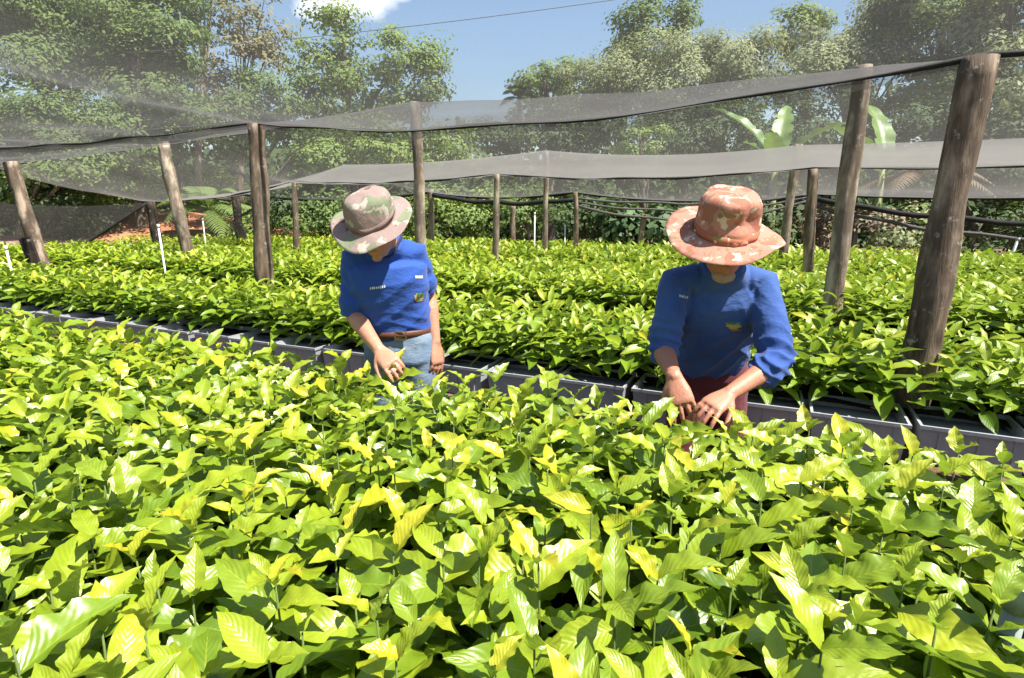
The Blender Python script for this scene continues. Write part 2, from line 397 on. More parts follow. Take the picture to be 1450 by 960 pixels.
def in_view(P, m=.12):
    c, s = math.cos(TILT), math.sin(TILT); dz = PT - CAM_H
    d = P[:, 1] * c - dz * s; up = P[:, 1] * s + dz * c
    return (d > .15) & (np.abs(P[:, 0] / np.maximum(d, .1)) < .906 + m) & (up / np.maximum(d, .1) > -.6 - m)
posts_xy = []          # filled below; seedlings keep clear of them
POSTS = [  # base x, y, top x, y, z, radius, bark, label
    (1.985, 2.665, 2.045, 2.67, 2.19, .074, 0, 'thick rough wooden post with dark bark between the right-hand man and the net corner'),
    (-2.22, 5.07, -2.17, 5.07, 2.25, .074, 0, 'straight brown post holding the net edge beside the man in jeans'),
    (-6.30, 7.60, -6.47, 7.60, 2.13, .085, 0, 'leaning post with a plank braced against its foot'),
    (2.62, 4.55, 2.60, 4.55, 2.58, .074, 1, 'pale mottled post behind the shoulder of the man in the salmon hat'),
    (-1.13, 7.08, -1.13, 7.08, 2.76, .066, 1, 'tall brown post rising right behind the man in the grey camouflage hat'),
    (-4.98, 8.75, -5.14, 8.75, 2.50, .090, 1, 'light grey weathered post leaning slightly beside a thin white riser pipe'),
    (3.19, 6.12, 3.14, 6.12, 1.95, .052, 0, 'slender dark brown post under the peak of the far net'),
    (3.93, 8.27, 3.99, 8.27, 2.42, .062, 1, 'greenish pale leaning post next to a slender dark brown one'),
    (-.22, 7.91, -.21, 7.91, 2.00, .045, 1, 'thin straight post in the open gap between the two men'),
    (.54, 9.26, .53, 9.26, 2.42, .045, 1, 'thin post second from the man in jeans in the open gap'),
    (1.13, 10.11, 1.10, 10.11, 1.83, .045, 0, 'short thin post in front of the dark broad-leaved shrub'),
    (-3.50, 9.26, -3.44, 9.26, 1.97, .050, 0, 'thin brown post standing just beside the grey camouflage hat'),
    (-6.74, 10.9, -6.79, 10.9, 1.67, .088, 2, 'short black post holding up the drooping net by the earth bank'),
    (-5.62, 11.9, -5.66, 11.9, 1.86, .085, 2, 'dark post with a slanting prop beside the palm'),
    (2.33, 10.4, 2.37, 10.4, 1.45, .055, 1, 'short yellowish post in front of the heart-leaved vine'),
    (5.45, 10.6, 5.50, 10.6, 1.86, .07, 2, 'thin shaded post in the dark corner of the far net'),
    (-1.62, 11.5, -1.60, 11.5, 1.92, .065, 1, 'pale thin post half hidden behind the tall brown post'),
    (-2.9, 12.0, -2.9, 12.0, 1.70, .08, 1, 'stubby pale post far back beneath the left net'),
    (.0, 11.6, .03, 11.6, 1.60, .06, 0, 'orange brown stump of a post at the wood edge'),
    (7.5, 5.2, 7.5, 5.2, 2.3, .07, 0, 'post standing outside the right end of the far bench'),
]
PXY = np.array([[p[0], p[1], p[5]] for p in POSTS])
def clear_posts(W): return np.all(np.hypot(W[:, None, 0] - PXY[None, :, 0], W[:, None, 1] - PXY[None, :, 1]) > PXY[None, :, 2] + .05, axis=1)

cand = bed_points(0, .116, 11); cand = cand[in_view(cand)]
cand = cand[clear_posts(cand)]
dist = np.linalg.norm(cand - np.array([0, 0, CAM_H]), axis=1); order = np.argsort(dist)
HANDS = np.array([[.61, 1.84], [.66, 1.84], [-.47, 2.26]])
def hand_near(P): return np.hypot(P[..., None, 0] - HANDS[:, 0], P[..., None, 1] + .09 - HANDS[:, 1]).min(-1)
cand = cand[hand_near(cand) > .075]; dist = np.linalg.norm(cand - np.array([0, 0, CAM_H]), axis=1); order = np.argsort(dist)
indiv = cand[order[:300]]; rest1 = cand[order[300:]]
extra = bed_points(0, .116, 11); extra = extra[~in_view(extra)]; extra = extra[np.abs(extra[:, 0]) < 9]
stem_me = []
for k in range(4):
    r = np.random.default_rng(300 + k); b = r.uniform(-.014, .014, 2)
    stem_me.append(Soup().tube([(0, 0, 0), (b[0], b[1], .12), (b[0] * .5, b[1] * .5, .25)], [.0036, .0028, .0018], 6).mesh('stem', M_stem))
rp = np.random.default_rng(5)
for k, P in enumerate(indiv):
    root = empty('coffee_seedling', P, 'glossy lime green coffee seedling on the bench in front of the two men', 'seedling', 'coffee seedlings crowding the bench in front of the men')
    H = .262 * rp.uniform(.80, 1.14) * (.93 if hand_near(P) < .20 else 1.06)
    st = obj('stem', stem_me[k % 4], root); st.scale = (1, 1, H / .25)
    tone = rp.uniform(-.10, .10)
    for (h, yaw, pit, roll, ln, tn) in plant_layout(rp, True):
        lf = bpy.data.objects.new('leaf', near_leaf[rp.integers(N_VAR)]); C.objects.link(lf); lf.parent = root
        lf.location = (0, 0, H * (.28 + .72 * h)); lf.scale = (ln * rp.uniform(.92, 1.15), ln, ln)
        lf.rotation_euler = Matrix(rot3(yaw, pit, roll).tolist()).to_euler()
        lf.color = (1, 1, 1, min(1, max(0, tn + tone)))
def seed_mass(name, W, nl, nw, dense, label, seed, hs=1., ls=1., drop=0.):
    r = np.random.default_rng(seed); lib = [leaf_grid(nl, nw, 200 + k) for k in range(8)]; Vs = []; Qs = []; As = []; n = 0
    groups = [[] for _ in lib]
    for P in W:
        H = .255 * hs * r.uniform(.80, 1.14) * (.93 if hand_near(P) < .20 else 1.06); tone = r.uniform(-.10, .10)
        for (h, yaw, pit, roll, ln, tn) in plant_layout(r, dense):
            if drop and r.random() < drop: continue
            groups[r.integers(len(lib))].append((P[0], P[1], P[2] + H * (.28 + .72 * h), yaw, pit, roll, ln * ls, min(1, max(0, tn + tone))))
    for (LP, LQ, UV), g in zip(lib, groups):
        if not g: continue
        g = np.array(g); m = len(g)
        cy, sy, cp, sp, cr, s_ = np.cos(g[:, 3]), np.sin(g[:, 3]), np.cos(g[:, 4]), np.sin(g[:, 4]), np.cos(g[:, 5]), np.sin(g[:, 5])
        Z = np.zeros(m); O = np.ones(m)
        Rz = np.stack([cy, -sy, Z, sy, cy, Z, Z, Z, O], 1).reshape(m, 3, 3); Rx = np.stack([O, Z, Z, Z, cp, -sp, Z, sp, cp], 1).reshape(m, 3, 3); Ry = np.stack([cr, Z, s_, Z, O, Z, -s_, Z, cr], 1).reshape(m, 3, 3)
        R = Rz @ Rx @ Ry
        P = np.einsum('mij,kj->mki', R, LP) * g[:, 6][:, None, None] + g[:, None, :3]
        Vs.append(P.reshape(-1, 3)); k = len(LP)
        Qs.append((LQ[None] + (np.arange(m) * k)[:, None, None] + n).reshape(-1, 4)); n += m * k
        As.append(np.concatenate([np.broadcast_to(UV[None], (m, k, 2)).reshape(-1, 2), np.repeat(g[:, 7], k)[:, None]], 1))
    o = obj(name, mesh_np(name, np.concatenate(Vs), np.concatenate(Qs), M_leaf_s, True, {'luv': np.concatenate(As)}))
    return tag(o, label, 'seedlings', None, 'stuff')
seed_mass('coffee_seedlings', np.concatenate([rest1, extra]), 9, 4, True, 'crowded coffee seedlings filling the rest of the bench in front of the men', 21)
W = bed_points(1, .112, 12, -10.8, 5.5); W = W[clear_posts(W)]
seed_mass('coffee_seedlings', W, 6, 4, True, 'strip of coffee seedlings above the grey trays behind the men', 22)
W = bed_points(2, .118, 13, -12.5, 7.5); W = W[clear_posts(W)]
seed_mass('coffee_seedlings', W, 4, 2, True, 'broad bed of coffee seedlings around the pale posts', 23, 1.0, 1.08)
W = bed_points(3, .14, 14, -13.5, 10.5); W = W[clear_posts(W)]
seed_mass('coffee_seedlings', W, 3, 2, False, 'distant bed of coffee seedlings below the wood edge', 24, 1.0, 1.3)

# ------------------------------------------------------------------ the two workers
def fuse(name, parts, mat, voxel, smooth=4, wrinkle=None, factor=.5):
    "joins overlapping closed shapes into one continuous skin"
    s = Soup()
    for p in parts: s.add(*p)
    me = s.mesh(name + '_raw', mat); o = obj('tmp', me)
    m = o.modifiers.new('r', 'REMESH'); m.mode = 'VOXEL'; m.voxel_size = voxel; m.use_smooth_shade = True
    if smooth:
        m2 = o.modifiers.new('s', 'SMOOTH'); m2.iterations = smooth; m2.factor = factor
    dg = bpy.context.evaluated_depsgraph_get(); ev = o.evaluated_get(dg)
    out = bpy.data.meshes.new_from_object(ev); out.name = name
    bpy.data.objects.remove(o); bpy.data.meshes.remove(me)
    if wrinkle:
        n = len(out.vertices); P = np.empty(n * 3, np.float32); out.vertices.foreach_get('co', P); P = P.reshape(-1, 3).astype(float)
        N = np.empty(n * 3, np.float32); out.vertices.foreach_get('normal', N); N = N.reshape(-1, 3)
        P = P + N * wrinkle(P)[:, None]; out.vertices.foreach_set('co', P.astype(np.float32).ravel()); out.update()
    out.polygons.foreach_set('use_smooth', np.ones(len(out.polygons), bool))
    out.materials.clear(); out.materials.append(mat)
    return out
def loft(rings, side, n=28, power=2.0):
    "rings: (centre, half width, half depth)"
    c = np.array([r_[0] for r_ in rings], float); tg = np.gradient(c, axis=0); V = []; a = np.arange(n) * 2 * PI / n
    ca, sa = np.cos(a), np.sin(a); e = 2 / power; ca = np.sign(ca) * np.abs(ca) ** e; sa = np.sign(sa) * np.abs(sa) ** e
    for i, (_, rx, ry) in enumerate(rings):
        t = nrm(tg[i]); X = nrm(np.asarray(side) - t * np.dot(side, t)); Y = np.cross(t, X); V.append(c[i] + np.outer(ca, X) * rx + np.outer(sa, Y) * ry)
    m = len(rings); V = np.concatenate(V + [c[:1], c[-1:]]); k = np.arange(n); k2 = (k + 1) % n
    Q = np.concatenate([np.stack([i * n + k, i * n + k2, (i + 1) * n + k2, (i + 1) * n + k], 1) for i in range(m - 1)])
    T = np.concatenate([np.stack([np.full(n, m * n), k2, k], 1), np.stack([np.full(n, m * n + 1), (m - 1) * n + k, (m - 1) * n + k2], 1)])
    return V, Q, T
def ball(c, r_, X=(1, 0, 0), Z=(0, 0, 1), n=14):
    c = np.array(c, float); Z = nrm(Z); X = nrm(np.array(X) - Z * np.dot(X, Z)); Y = np.cross(Z, X); r_ = np.broadcast_to(r_, 3)
    th = np.linspace(0, PI, n)[1:-1]; ph = np.arange(2 * n) * PI / n; V = [c + Z * r_[2]]
    for t in th: V += [c + X * r_[0] * math.sin(t) * math.cos(p) + Y * r_[1] * math.sin(t) * math.sin(p) + Z * r_[2] * math.cos(t) for p in ph]
    V.append(c - Z * r_[2]); m = len(ph); Q = []; T = []
    for i in range(len(th) - 1):
        for j in range(m): Q.append([1 + i * m + j, 1 + (i + 1) * m + j, 1 + (i + 1) * m + (j + 1) % m, 1 + i * m + (j + 1) % m])
    for j in range(m): T += [[0, 1 + j, 1 + (j + 1) % m], [len(V) - 1, 1 + (len(th) - 1) * m + (j + 1) % m, 1 + (len(th) - 1) * m + j]]
    return np.array(V), np.array(Q), np.array(T)
def limb(pts, rad, n=16): 
    P = np.array(pts, float); R = np.array(rad, float); d0 = nrm(P[0] - P[1]); d1 = nrm(P[-1] - P[-2])
    k = [.97, .8, .45]; 
    P2 = [P[0] + d0 * R[0] * x for x in k[::1]]; P2 = [P[0] + d0 * R[0] * .95, P[0] + d0 * R[0] * .7] + list(P) + [P[-1] + d1 * R[-1] * .7, P[-1] + d1 * R[-1] * .95]
    R2 = [R[0] * .3, R[0] * .72] + list(R) + [R[-1] * .72, R[-1] * .3]
    return tube(np.array(P2), np.array(R2), n)
def bez(a, b, c, n=6):
    t = np.linspace(0, 1, n)[:, None]; a, b, c = map(np.asarray, (a, b, c)); return a * (1 - t) ** 2 + b * 2 * t * (1 - t) + c * t ** 2
def hand_parts(wr, d, back, thumb_side, curl, spread=.10, thumb_close=.5, scale=1.):
    "palm, four unequal bent fingers and a thumb; d points to the fingers, back is the back of the hand"
    d = nrm(d); back = nrm(np.array(back) - d * np.dot(back, d)); w = np.cross(d, back) * thumb_side; wr = np.array(wr, float); S = scale
    parts = [loft([(wr - d * .02, .024 * S, .019 * S), (wr + d * .012, .029 * S, .0175 * S), (wr + d * .05 * S, .039 * S, .0165 * S), (wr + d * .085 * S, .041 * S, .0145 * S), (wr + d * .097 * S, .037 * S, .010 * S)], w, 20, 2.4)]
    for k, (off, ln) in enumerate(((.030, .072), (.0105, .081), (-.0095, .075), (-.028, .058))):
        c = curl[k] if hasattr(curl, '__len__') else curl
        dd = nrm(d + w * (off / .03) * spread); p = wr + d * .082 * S + w * off * S; P = [p - dd * .012, p]; cur = 0
        for q, fr in enumerate((.45, .32, .23)):
            cur += c * (.7, 1.0, .8)[q]; v = dd * math.cos(cur) - back * math.sin(cur); p = p + v * ln * fr * S; P.append(p)
        parts.append(limb(P, np.array([.0088, .0092, .0086, .0078, .0066]) * S, 12))
    b0 = wr + d * .022 * S + w * .024 * S - back * .004; v = nrm(d * (.55 + .3 * thumb_close) + w * (.95 - .5 * thumb_close) - back * .45 * thumb_close)
    v2 = nrm(v * .75 + d * .5 - back * .35 * thumb_close - w * .2 * thumb_close)
    parts.append(limb([b0 - v * .012, b0 + v * .018 * S, b0 + v * .042 * S, b0 + v * .042 * S + v2 * .026 * S, b0 + v * .042 * S + v2 * .048 * S], np.array([.014, .0145, .0112, .0098, .0078]) * S, 12))
    return parts
def head_parts(c, up, fwd):
    "c: centre of the head; returns skull, jaw, nose, brow, ears"
    up = nrm(up); fwd = nrm(np.array(fwd) - up * np.dot(fwd, up)); sd = np.cross(fwd, up); c = np.array(c, float)
    f = lambda s_, f_, u_: c + sd * s_ + fwd * f_ + up * u_
    P = [loft([(f(0, .058, -.122), .016, .014), (f(0, .052, -.116), .034, .034), (f(0, .040, -.098), .050, .054), (f(0, .024, -.07), .060, .072), (f(0, .012, -.03), .069, .086), (f(0, .004, .015), .074, .094), (f(0, 0, .050), .070, .086), (f(0, -.004, .080), .052, .064), (f(0, -.006, .096), .028, .036), (f(0, -.006, .101), .008, .01)], sd, 28, 2.15),
         limb([f(0, .088, .022), f(0, .101, -.004), f(0, .112, -.030)], [.009, .0105, .0135], 12), ball(f(.012, .103, -.034), .0085), ball(f(-.012, .103, -.034), .0085),
         limb([f(-.042, .079, .030), f(0, .090, .033), f(.042, .079, .030)], [.010, .012, .010], 10),
         limb([f(-.024, .083, -.066), f(0, .092, -.064), f(.024, .083, -.066)], [.006, .0085, .006], 10), limb([f(-.020, .081, -.080), f(0, .089, -.081), f(.020, .081, -.080)], [.006, .009, .006], 10),
         ball(f(0, .075, -.112), (.022, .018, .016)), ball(f(.043, .064, -.025), (.02, .018, .018)), ball(f(-.043, .064, -.025), (.02, .018, .018))]
    for q in (-1, 1): P.append(ball(f(q * .079, -.008, -.012), (.010, .020, .032), X=sd, Z=up))
    return P
def mat_cloth(name, col, var=.12, weave=900, rough=.85, fade=None):
    g = NT(name); n = g.noise(7, 4, .6); n2 = g.noise(weave, 2)
    c = g.mix(n, tuple(x * (1 - var) for x in col), tuple(x * (1 + var) for x in col))
    if fade: c = g.mix(g.ramp(g.noise(5, 5, .65), [(.42, (0, 0, 0)), (.62, (1, 1, 1))]), c, fade)
    n3 = g.noise(26, 4, .55, stretch=(1, 1, 2.2), dist=.6)
    return g.done(g.principled(Base_Color=c, Roughness=rough, Specular_IOR_Level=.2, Sheen_Weight=.12, Normal=g.bump(n3, .35, .012, g.bump(n2, .35, .0012))))
def mat_skin(name, col, red):
    g = NT(name); n = g.noise(11, 4, .6); n2 = g.noise(140, 3, .6)
    c = g.mix(g.math('MULTIPLY', n, 1.1), col, red); c = g.mix(g.ramp(n2, [(.55, (0, 0, 0)), (.75, (.5, .5, .5))]), c, tuple(x * .55 for x in red))
    vein = g.noise(34, 3, .5, dist=1.2)
    return g.done(g.principled(Base_Color=c, Roughness=.48, Specular_IOR_Level=.42, Subsurface_Weight=.12, Subsurface_Radius=(.012, .005, .003), Subsurface_Scale=.5, Normal=g.bump(g.math('ADD', n2, g.math('MULTIPLY', vein, 2.0)), .35, .003)))
def mat_camo(name, base, patches, scale=9.):
    g = NT(name); tcn = g.new('TexCoord').outputs['Object']; col = base; n0 = g.noise(5, 4, .6, tcn)
    col = g.mix(g.math('MULTIPLY', n0, .6), base, tuple(x * .72 for x in base))
    for k, (pc, thr, sc) in enumerate(patches):
        mp = g.new('Mapping'); g.l.new(tcn, mp.inputs[0]); mp.inputs['Location'].default_value = (3.1 * k, 1.7 * k, .9 * k)
        n = g.noise(scale * sc, 3, .5, mp.outputs[0], dist=.35); col = g.mix(g.ramp(n, [(thr, (0, 0, 0)), (thr + .025, (1, 1, 1))]), col, pc)
    n2 = g.noise(700, 2, .5, tcn); n3 = g.noise(22, 4, .6, tcn)
    return g.done(g.principled(Base_Color=col, Roughness=.9, Specular_IOR_Level=.15, Normal=g.bump(n3, .4, .012, g.bump(n2, .3, .001))))
def hat(parent, c, up, fwd, mat, band_mat, rc, hc, rb, slope, seed, wave=.02, dents=()):
    "soft bush hat: crown (> band) and wavy brim, each of real cloth thickness"
    up = nrm(up); fwd = nrm(np.array(fwd) - up * np.dot(fwd, up)); sd = np.cross(fwd, up); n = 72; a = np.arange(n) * 2 * PI / n; r = np.random.default_rng(seed)
    ph = r.uniform(0, 6.3, 6)
    def rings(prof, off):
        V = []
        for (rad, z, wv) in prof:
            el = 1 + .08 * np.cos(a) ** 2; rr = (rad + off[0]) * el * (1 + .012 * np.sin(5 * a + ph[3]))
            zz = z + off[1] + wv * (np.sin(2 * a + ph[0]) * .75 + np.sin(3 * a + ph[1]) * .45 + np.sin(6 * a + ph[2]) * .22)
            P = np.outer(np.cos(a) * rr, fwd) + np.outer(np.sin(a) * rr, sd) + np.outer(zz, up); V.append(P)
        return V
    def shell(prof_out, prof_in, closed_top, post=None):
        R = rings(prof_out, (0, 0)) + rings(prof_in, (0, 0))[::-1]; m = len(R); V = np.concatenate(R); k = np.arange(n); k2 = (k + 1) % n; T = []
        Q = [np.stack([i * n + k, i * n + k2, ((i + 1) % m) * n + k2, ((i + 1) % m) * n + k], 1) for i in range(m if not closed_top else m - 1) if not (closed_top and i == len(prof_out) - 1)]
        if closed_top:
            V = np.concatenate([V, [R[len(prof_out) - 1].mean(0), R[len(prof_out)].mean(0)]]); i = len(prof_out) - 1
            T = np.concatenate([np.stack([np.full(n, m * n), i * n + k, i * n + k2], 1), np.stack([np.full(n, m * n + 1), (i + 1) * n + k2, (i + 1) * n + k], 1)])
            Q.append(np.stack([(m - 1) * n + k, (m - 1) * n + k2, k2, k], 1))
        if post: V = post(V)
        return V, np.concatenate(Q), T
    def dent(V):
        for (da, dz, rad, depth) in dents:
            ctr = (fwd * math.cos(da) + sd * math.sin(da)) * rc + up * dz; d = np.linalg.norm(V - ctr, axis=1)
            V = V - np.outer(depth * np.exp(-(d / rad) ** 2), nrm(fwd * math.cos(da) + sd * math.sin(da) + up * .25))
        V = V + np.outer(.006 * wob(V * np.array([1, 1, 1.6]), seed, 20, 3), up) + (V / (np.linalg.norm(V, axis=1, keepdims=True) + 1e-6)) * (.0085 * wob(V, seed + 9, 26, 3))[:, None]
        return V
    th = .003
    cr = [(rc * 1.0, 0, 0), (rc * 1.005, hc * .2, 0), (rc * .99, hc * .42, 0), (rc * .97, hc * .62, 0), (rc * .94, hc * .80, 0), (rc * .87, hc * .92, 0), (rc * .74, hc * 1.0, 0), (rc * .5, hc * 1.05, 0), (rc * .2, hc * 1.07, 0)]
    V, Q, T = shell(cr, [(x - th, z - th, 0) for x, z, _ in cr], True, dent)
    root = empty('hat', (0, 0, 0)); root.parent = parent; root.location = c
    crown = Soup().add(V, Q, T).obj('crown', mat, root)
    bp = []
    for t in np.linspace(0, 1, 9): rad = rc * .985 + (rb - rc) * t; bp.append((rad, -math.tan(slope) * (rad - rc) * (1 - .25 * t) , wave * t ** 1.3))
    V, Q, T = shell(bp, [(x, z - th, w_) for x, z, w_ in bp], False)
    V = V + np.outer(.003 * wob(V, seed + 4, 30, 2), up)
    brim = Soup().add(V, Q).obj('brim', mat, root)
    bd = [(rc * 1.012 + .001, .004, 0), (rc * 1.02 + .001, hc * .12, 0), (rc * 1.012, hc * .22, 0)]
    V, Q, T = shell(bd, [(x - .004, z, 0) for x, z, _ in bd], False, dent)
    Soup().add(V, Q).obj('band', band_mat, root)
    return root
def patch(parent, me_bvh, centre, ex, ey, rects, mat, name, inward, lift=.0022):
    "thin printed patches laid onto the shirt: rects (x0, x1, y0, y1) in metres about centre"
    s = Soup(); ex, ey, inward = nrm(ex), nrm(ey), nrm(inward)
    for x0, x1, y0, y1 in rects:
        nx, ny = max(1, int((x1 - x0) / .006)), max(1, int((y1 - y0) / .006)); V = []
        for j in range(ny + 1):
            for i in range(nx + 1):
                p = np.array(centre) + ex * (x0 + (x1 - x0) * i / nx) + ey * (y0 + (y1 - y0) * j / ny)
                h = me_bvh.ray_cast(Vector(p - inward * .3), Vector(inward))
                V.append(np.array(h[0]) + np.array(h[1]) * lift if h[0] is not None else p)
        b = np.add.outer(np.arange(ny) * (nx + 1), np.arange(nx)).ravel(); s.add(V, np.stack([b, b + 1, b + nx + 2, b + nx + 1], 1))
    return s.obj(name, mat, parent)
def bvh_of(me): return BVHTree.FromPolygons([v.co.copy() for v in me.vertices], [tuple(p.vertices) for p in me.polygons])

M_skin1 = mat_skin('skin_tanned', (.47, .25, .16), (.39, .17, .105))
M_skin2 = mat_skin('skin_sunburnt', (.42, .20, .12), (.34, .13, .08))
M_shirt1 = mat_cloth('shirt_royal_blue', (.024, .072, .30)); M_shirt2 = mat_cloth('shirt_blue', (.026, .066, .235), fade=(.045, .095, .275))
M_navy = mat_cloth('collar_navy', (.015, .022, .085)); M_jeans = mat_cloth('faded_jeans', (.12, .175, .25), .2, 700, fade=(.21, .27, .34))
M_maroon = mat_cloth('maroon_trousers', (.105, .020, .026), .2); M_belt = mat_plain('leather_belt', (.10, .035, .018), .5, .4, 20, .3)
M_metal = mat_plain('buckle_metal', (.50, .44, .34), .3, .5, 30, .2, .2, .002, 1.0); M_boot = mat_plain('boot_rubber', (.025, .022, .02), .5, .4, 12)
M_white = mat_plain('print_white', (.5, .52, .56), .7, .2); M_yellow = mat_plain('print_yellow', (.40, .33, .10), .8, .15); M_green = mat_plain('print_green', (.07, .16, .06), .7, .2); M_orange = mat_plain('print_orange', (.45, .18, .05), .8, .15)
M_hair = mat_plain('grey_hair', (.22, .20, .18), .7, .2, 60, .5, .8, .004)
M_camo1 = mat_camo('camouflage_mauve', (.27, .20, .18), [((.17, .19, .12), .55, 1.2), ((.38, .34, .28), .58, 1.6), ((.13, .085, .08), .60, 1.4)])
M_band1 = mat_camo('camouflage_mauve_band', (.22, .15, .14), [((.14, .17, .10), .55, 1.2)])
M_camo2 = mat_camo('camouflage_salmon', (.41, .20, .145), [((.31, .125, .085), .53, 1.3), ((.52, .43, .32), .60, 2.0), ((.22, .15, .085), .61, 1.7)], 13)
M_band2 = mat_camo('camouflage_salmon_band', (.36, .13, .08), [((.26, .19, .09), .54, 1.3), ((.60, .50, .34), .64, 1.5)], 11)

def person(label, group, base, J, skin, shirt_mat, trouser_mat, boots=True):
    "J holds the joints in metres about the base (feet), taken from the pose in the photograph"
    root = empty('person', base, label, 'person', group); B = np.array(base)
    L = lambda p: np.array(p, float) - B
    J = {k: (L(v) if k not in J['dirs'] else np.array(v, float)) for k, v in J.items() if k not in ('dirs', 'opt')} | {'opt': J['opt']}
    o = J['opt']; side = nrm(J['lsh'] - J['rsh']); side_h = nrm(J['lhip'] - J['rhip'])
    pel, wai, che, nek = J['pelvis'], J['waist'], J['chest'], J['neck']
    # one continuous body
    P = head_parts(J['head'], J['head_up'], J['head_fwd'])
    P.append(limb(bez(nek + np.array([0, .022, -.05]), nek + (J['head'] - nek) * .35 + np.array([0, .012, 0]), J['head'] - nrm(J['head_up']) * .04 - nrm(J['head_fwd']) * .015), [.054, .055, .055, .055, .055, .055]))
    shm = (J['lsh'] + J['rsh']) / 2
    P.append(loft([(pel - [0, 0, .10], .10, .09), (pel - [0, 0, .04], .155, .112), (pel + [0, 0, .03], .160, .112), (wai, .150 * o['girth'], .108 * o['girth']), (che * .5 + wai * .5, .155 * o['girth'], .112 * o['girth']), (che, .152, .106), (che * .45 + shm * .55, .146, .088), (shm - [0, 0, .01], .10, .06), (nek + [0, .012, -.015], .055, .048)], side, 28, 2.3))
    for q in 'rl':
        sh, el, wr = J[q + 'sh'], J[q + 'elb'], J[q + 'wr']
        P.append(limb([sh, sh * .65 + el * .35, sh * .3 + el * .7, el, el * .72 + wr * .28, el * .4 + wr * .6, wr], [.042, .044, .043, .040, .042, .034, .026]))
        P += hand_parts(wr, J[q + 'hdir'], J[q + 'hback'], o[q + 'thumb'], o[q + 'curl'], o.get(q + 'spread', .12), o.get(q + 'tclose', .5), 1.08)
        hp, kn, an = J[q + 'hip'], J[q + 'kne'], J[q + 'ank']
        P.append(limb([hp, hp * .6 + kn * .4, kn, kn * .65 + an * .35, an], [.088, .075, .055, .054, .036]))
        P.append(limb([an + [0, .02, -.03], an + [0, -.06, -.05], an + [0, -.15, -.06]], [.036, .036, .028]))
    obj('body', fuse('body', P, skin, .0042, 3), root)
    # hair at the nape and temples below the hat
    # shirt
    ease = .014; gw = o['girth']
    S = [loft([(o['hem'](pel, wai) if callable(o['hem']) else L(o['hem']), .165 * gw, .122 * gw), (wai - [0, 0, .02], (.158 + ease) * gw, (.112 + ease) * gw), (wai * .6 + che * .4, (.162 + ease) * gw, (.12 + ease) * gw), (che, .172 + ease, .121 + ease), (che * .45 + shm * .55, .166 + ease, .107 + ease), (shm + [0, 0, .008], .125, .080), (nek * .8 + shm * .2 + [0, -.004, .0], .085, .076), (nek + (nek - shm) * .06 + [0, -.004, -.004], .074, .067)], side, 40, 2.35)]
    for q in 'rl':
        sh, el, wr = J[q + 'sh'], J[q + 'elb'], J[q + 'wr']; f_, wide = o[q + 'sleeve']
        inn = sh + (shm - sh) * .35
        if f_ <= 1: pts = [inn, sh, sh * (1 - f_ * .5) + el * f_ * .5, sh * (1 - f_) + el * f_]; rd = [.066, .063, .062 * wide, .066 * wide]
        else:
            e_ = el * (2 - f_) + wr * (f_ - 1); pts = [inn, sh, sh * .5 + el * .5, el * .93 + sh * .07, el * .6 + e_ * .4, e_]; rd = [.068, .065, .063 * wide, .062 * wide, .060 * wide, .054 * wide]
        S.append(limb(pts, rd, 22))
        end = np.array(pts[-1]); dr = nrm(end - np.array(pts[-2])); S.append(tube([end - dr * .030, end - dr * .020, end, end + dr * .012], [rd[-1] * .95, rd[-1] * 1.07, rd[-1] * 1.09, rd[-1] * .96], 22))
    sme = fuse('shirt', S, shirt_mat, .0058, 3, J['opt']['wrinkle'](J) )
    so = obj('shirt', sme, root)
    # trousers
    T_ = [loft([(pel - [0, 0, .13], .12, .10), (pel - [0, 0, .06], .172, .128), (pel + [0, 0, .03], .174, .126), (J['tw'] , .163 * gw, .120 * gw)], side_h, 32, 2.3)]
    for q in 'rl':
        hp, kn, an = J[q + 'hip'], J[q + 'kne'], J[q + 'ank']; T_.append(limb([hp, hp * .6 + kn * .4, kn, kn * .6 + an * .4, an + [0, 0, .03]], [.103, .094, .078, .075, .070], 20))
    obj('trousers', fuse('trousers', T_, trouser_mat, .008, 3, lambda p: .006 * wob(p * np.array([1, 1, 1.8]), 55, 13, 3)), root)
    for q in 'rl':
        an = J[q + 'ank']; obj('boot', Soup().add(*limb([an + [0, .035, -.035], an + [0, -.05, -.04], an + [0, -.17, -.055]], [.050, .052, .040])).add(*limb([an + [0, .01, .08], an + [0, .01, -.03]], [.055, .05])).mesh('boot', M_boot), root)
    return root, so, sme, J, L
def beard(parent, J, mat):
    up = nrm(J['head_up']); fw = nrm(J['head_fwd']); c = J['head'] + fw * .062 - up * .112
    V, Q, T = ball(c, (.042, .034, .026), Z=up); V = V + wob(V, 8, 60, 3)[:, None] * .002
    Soup().add(V, Q, T).obj('beard', mat, parent)
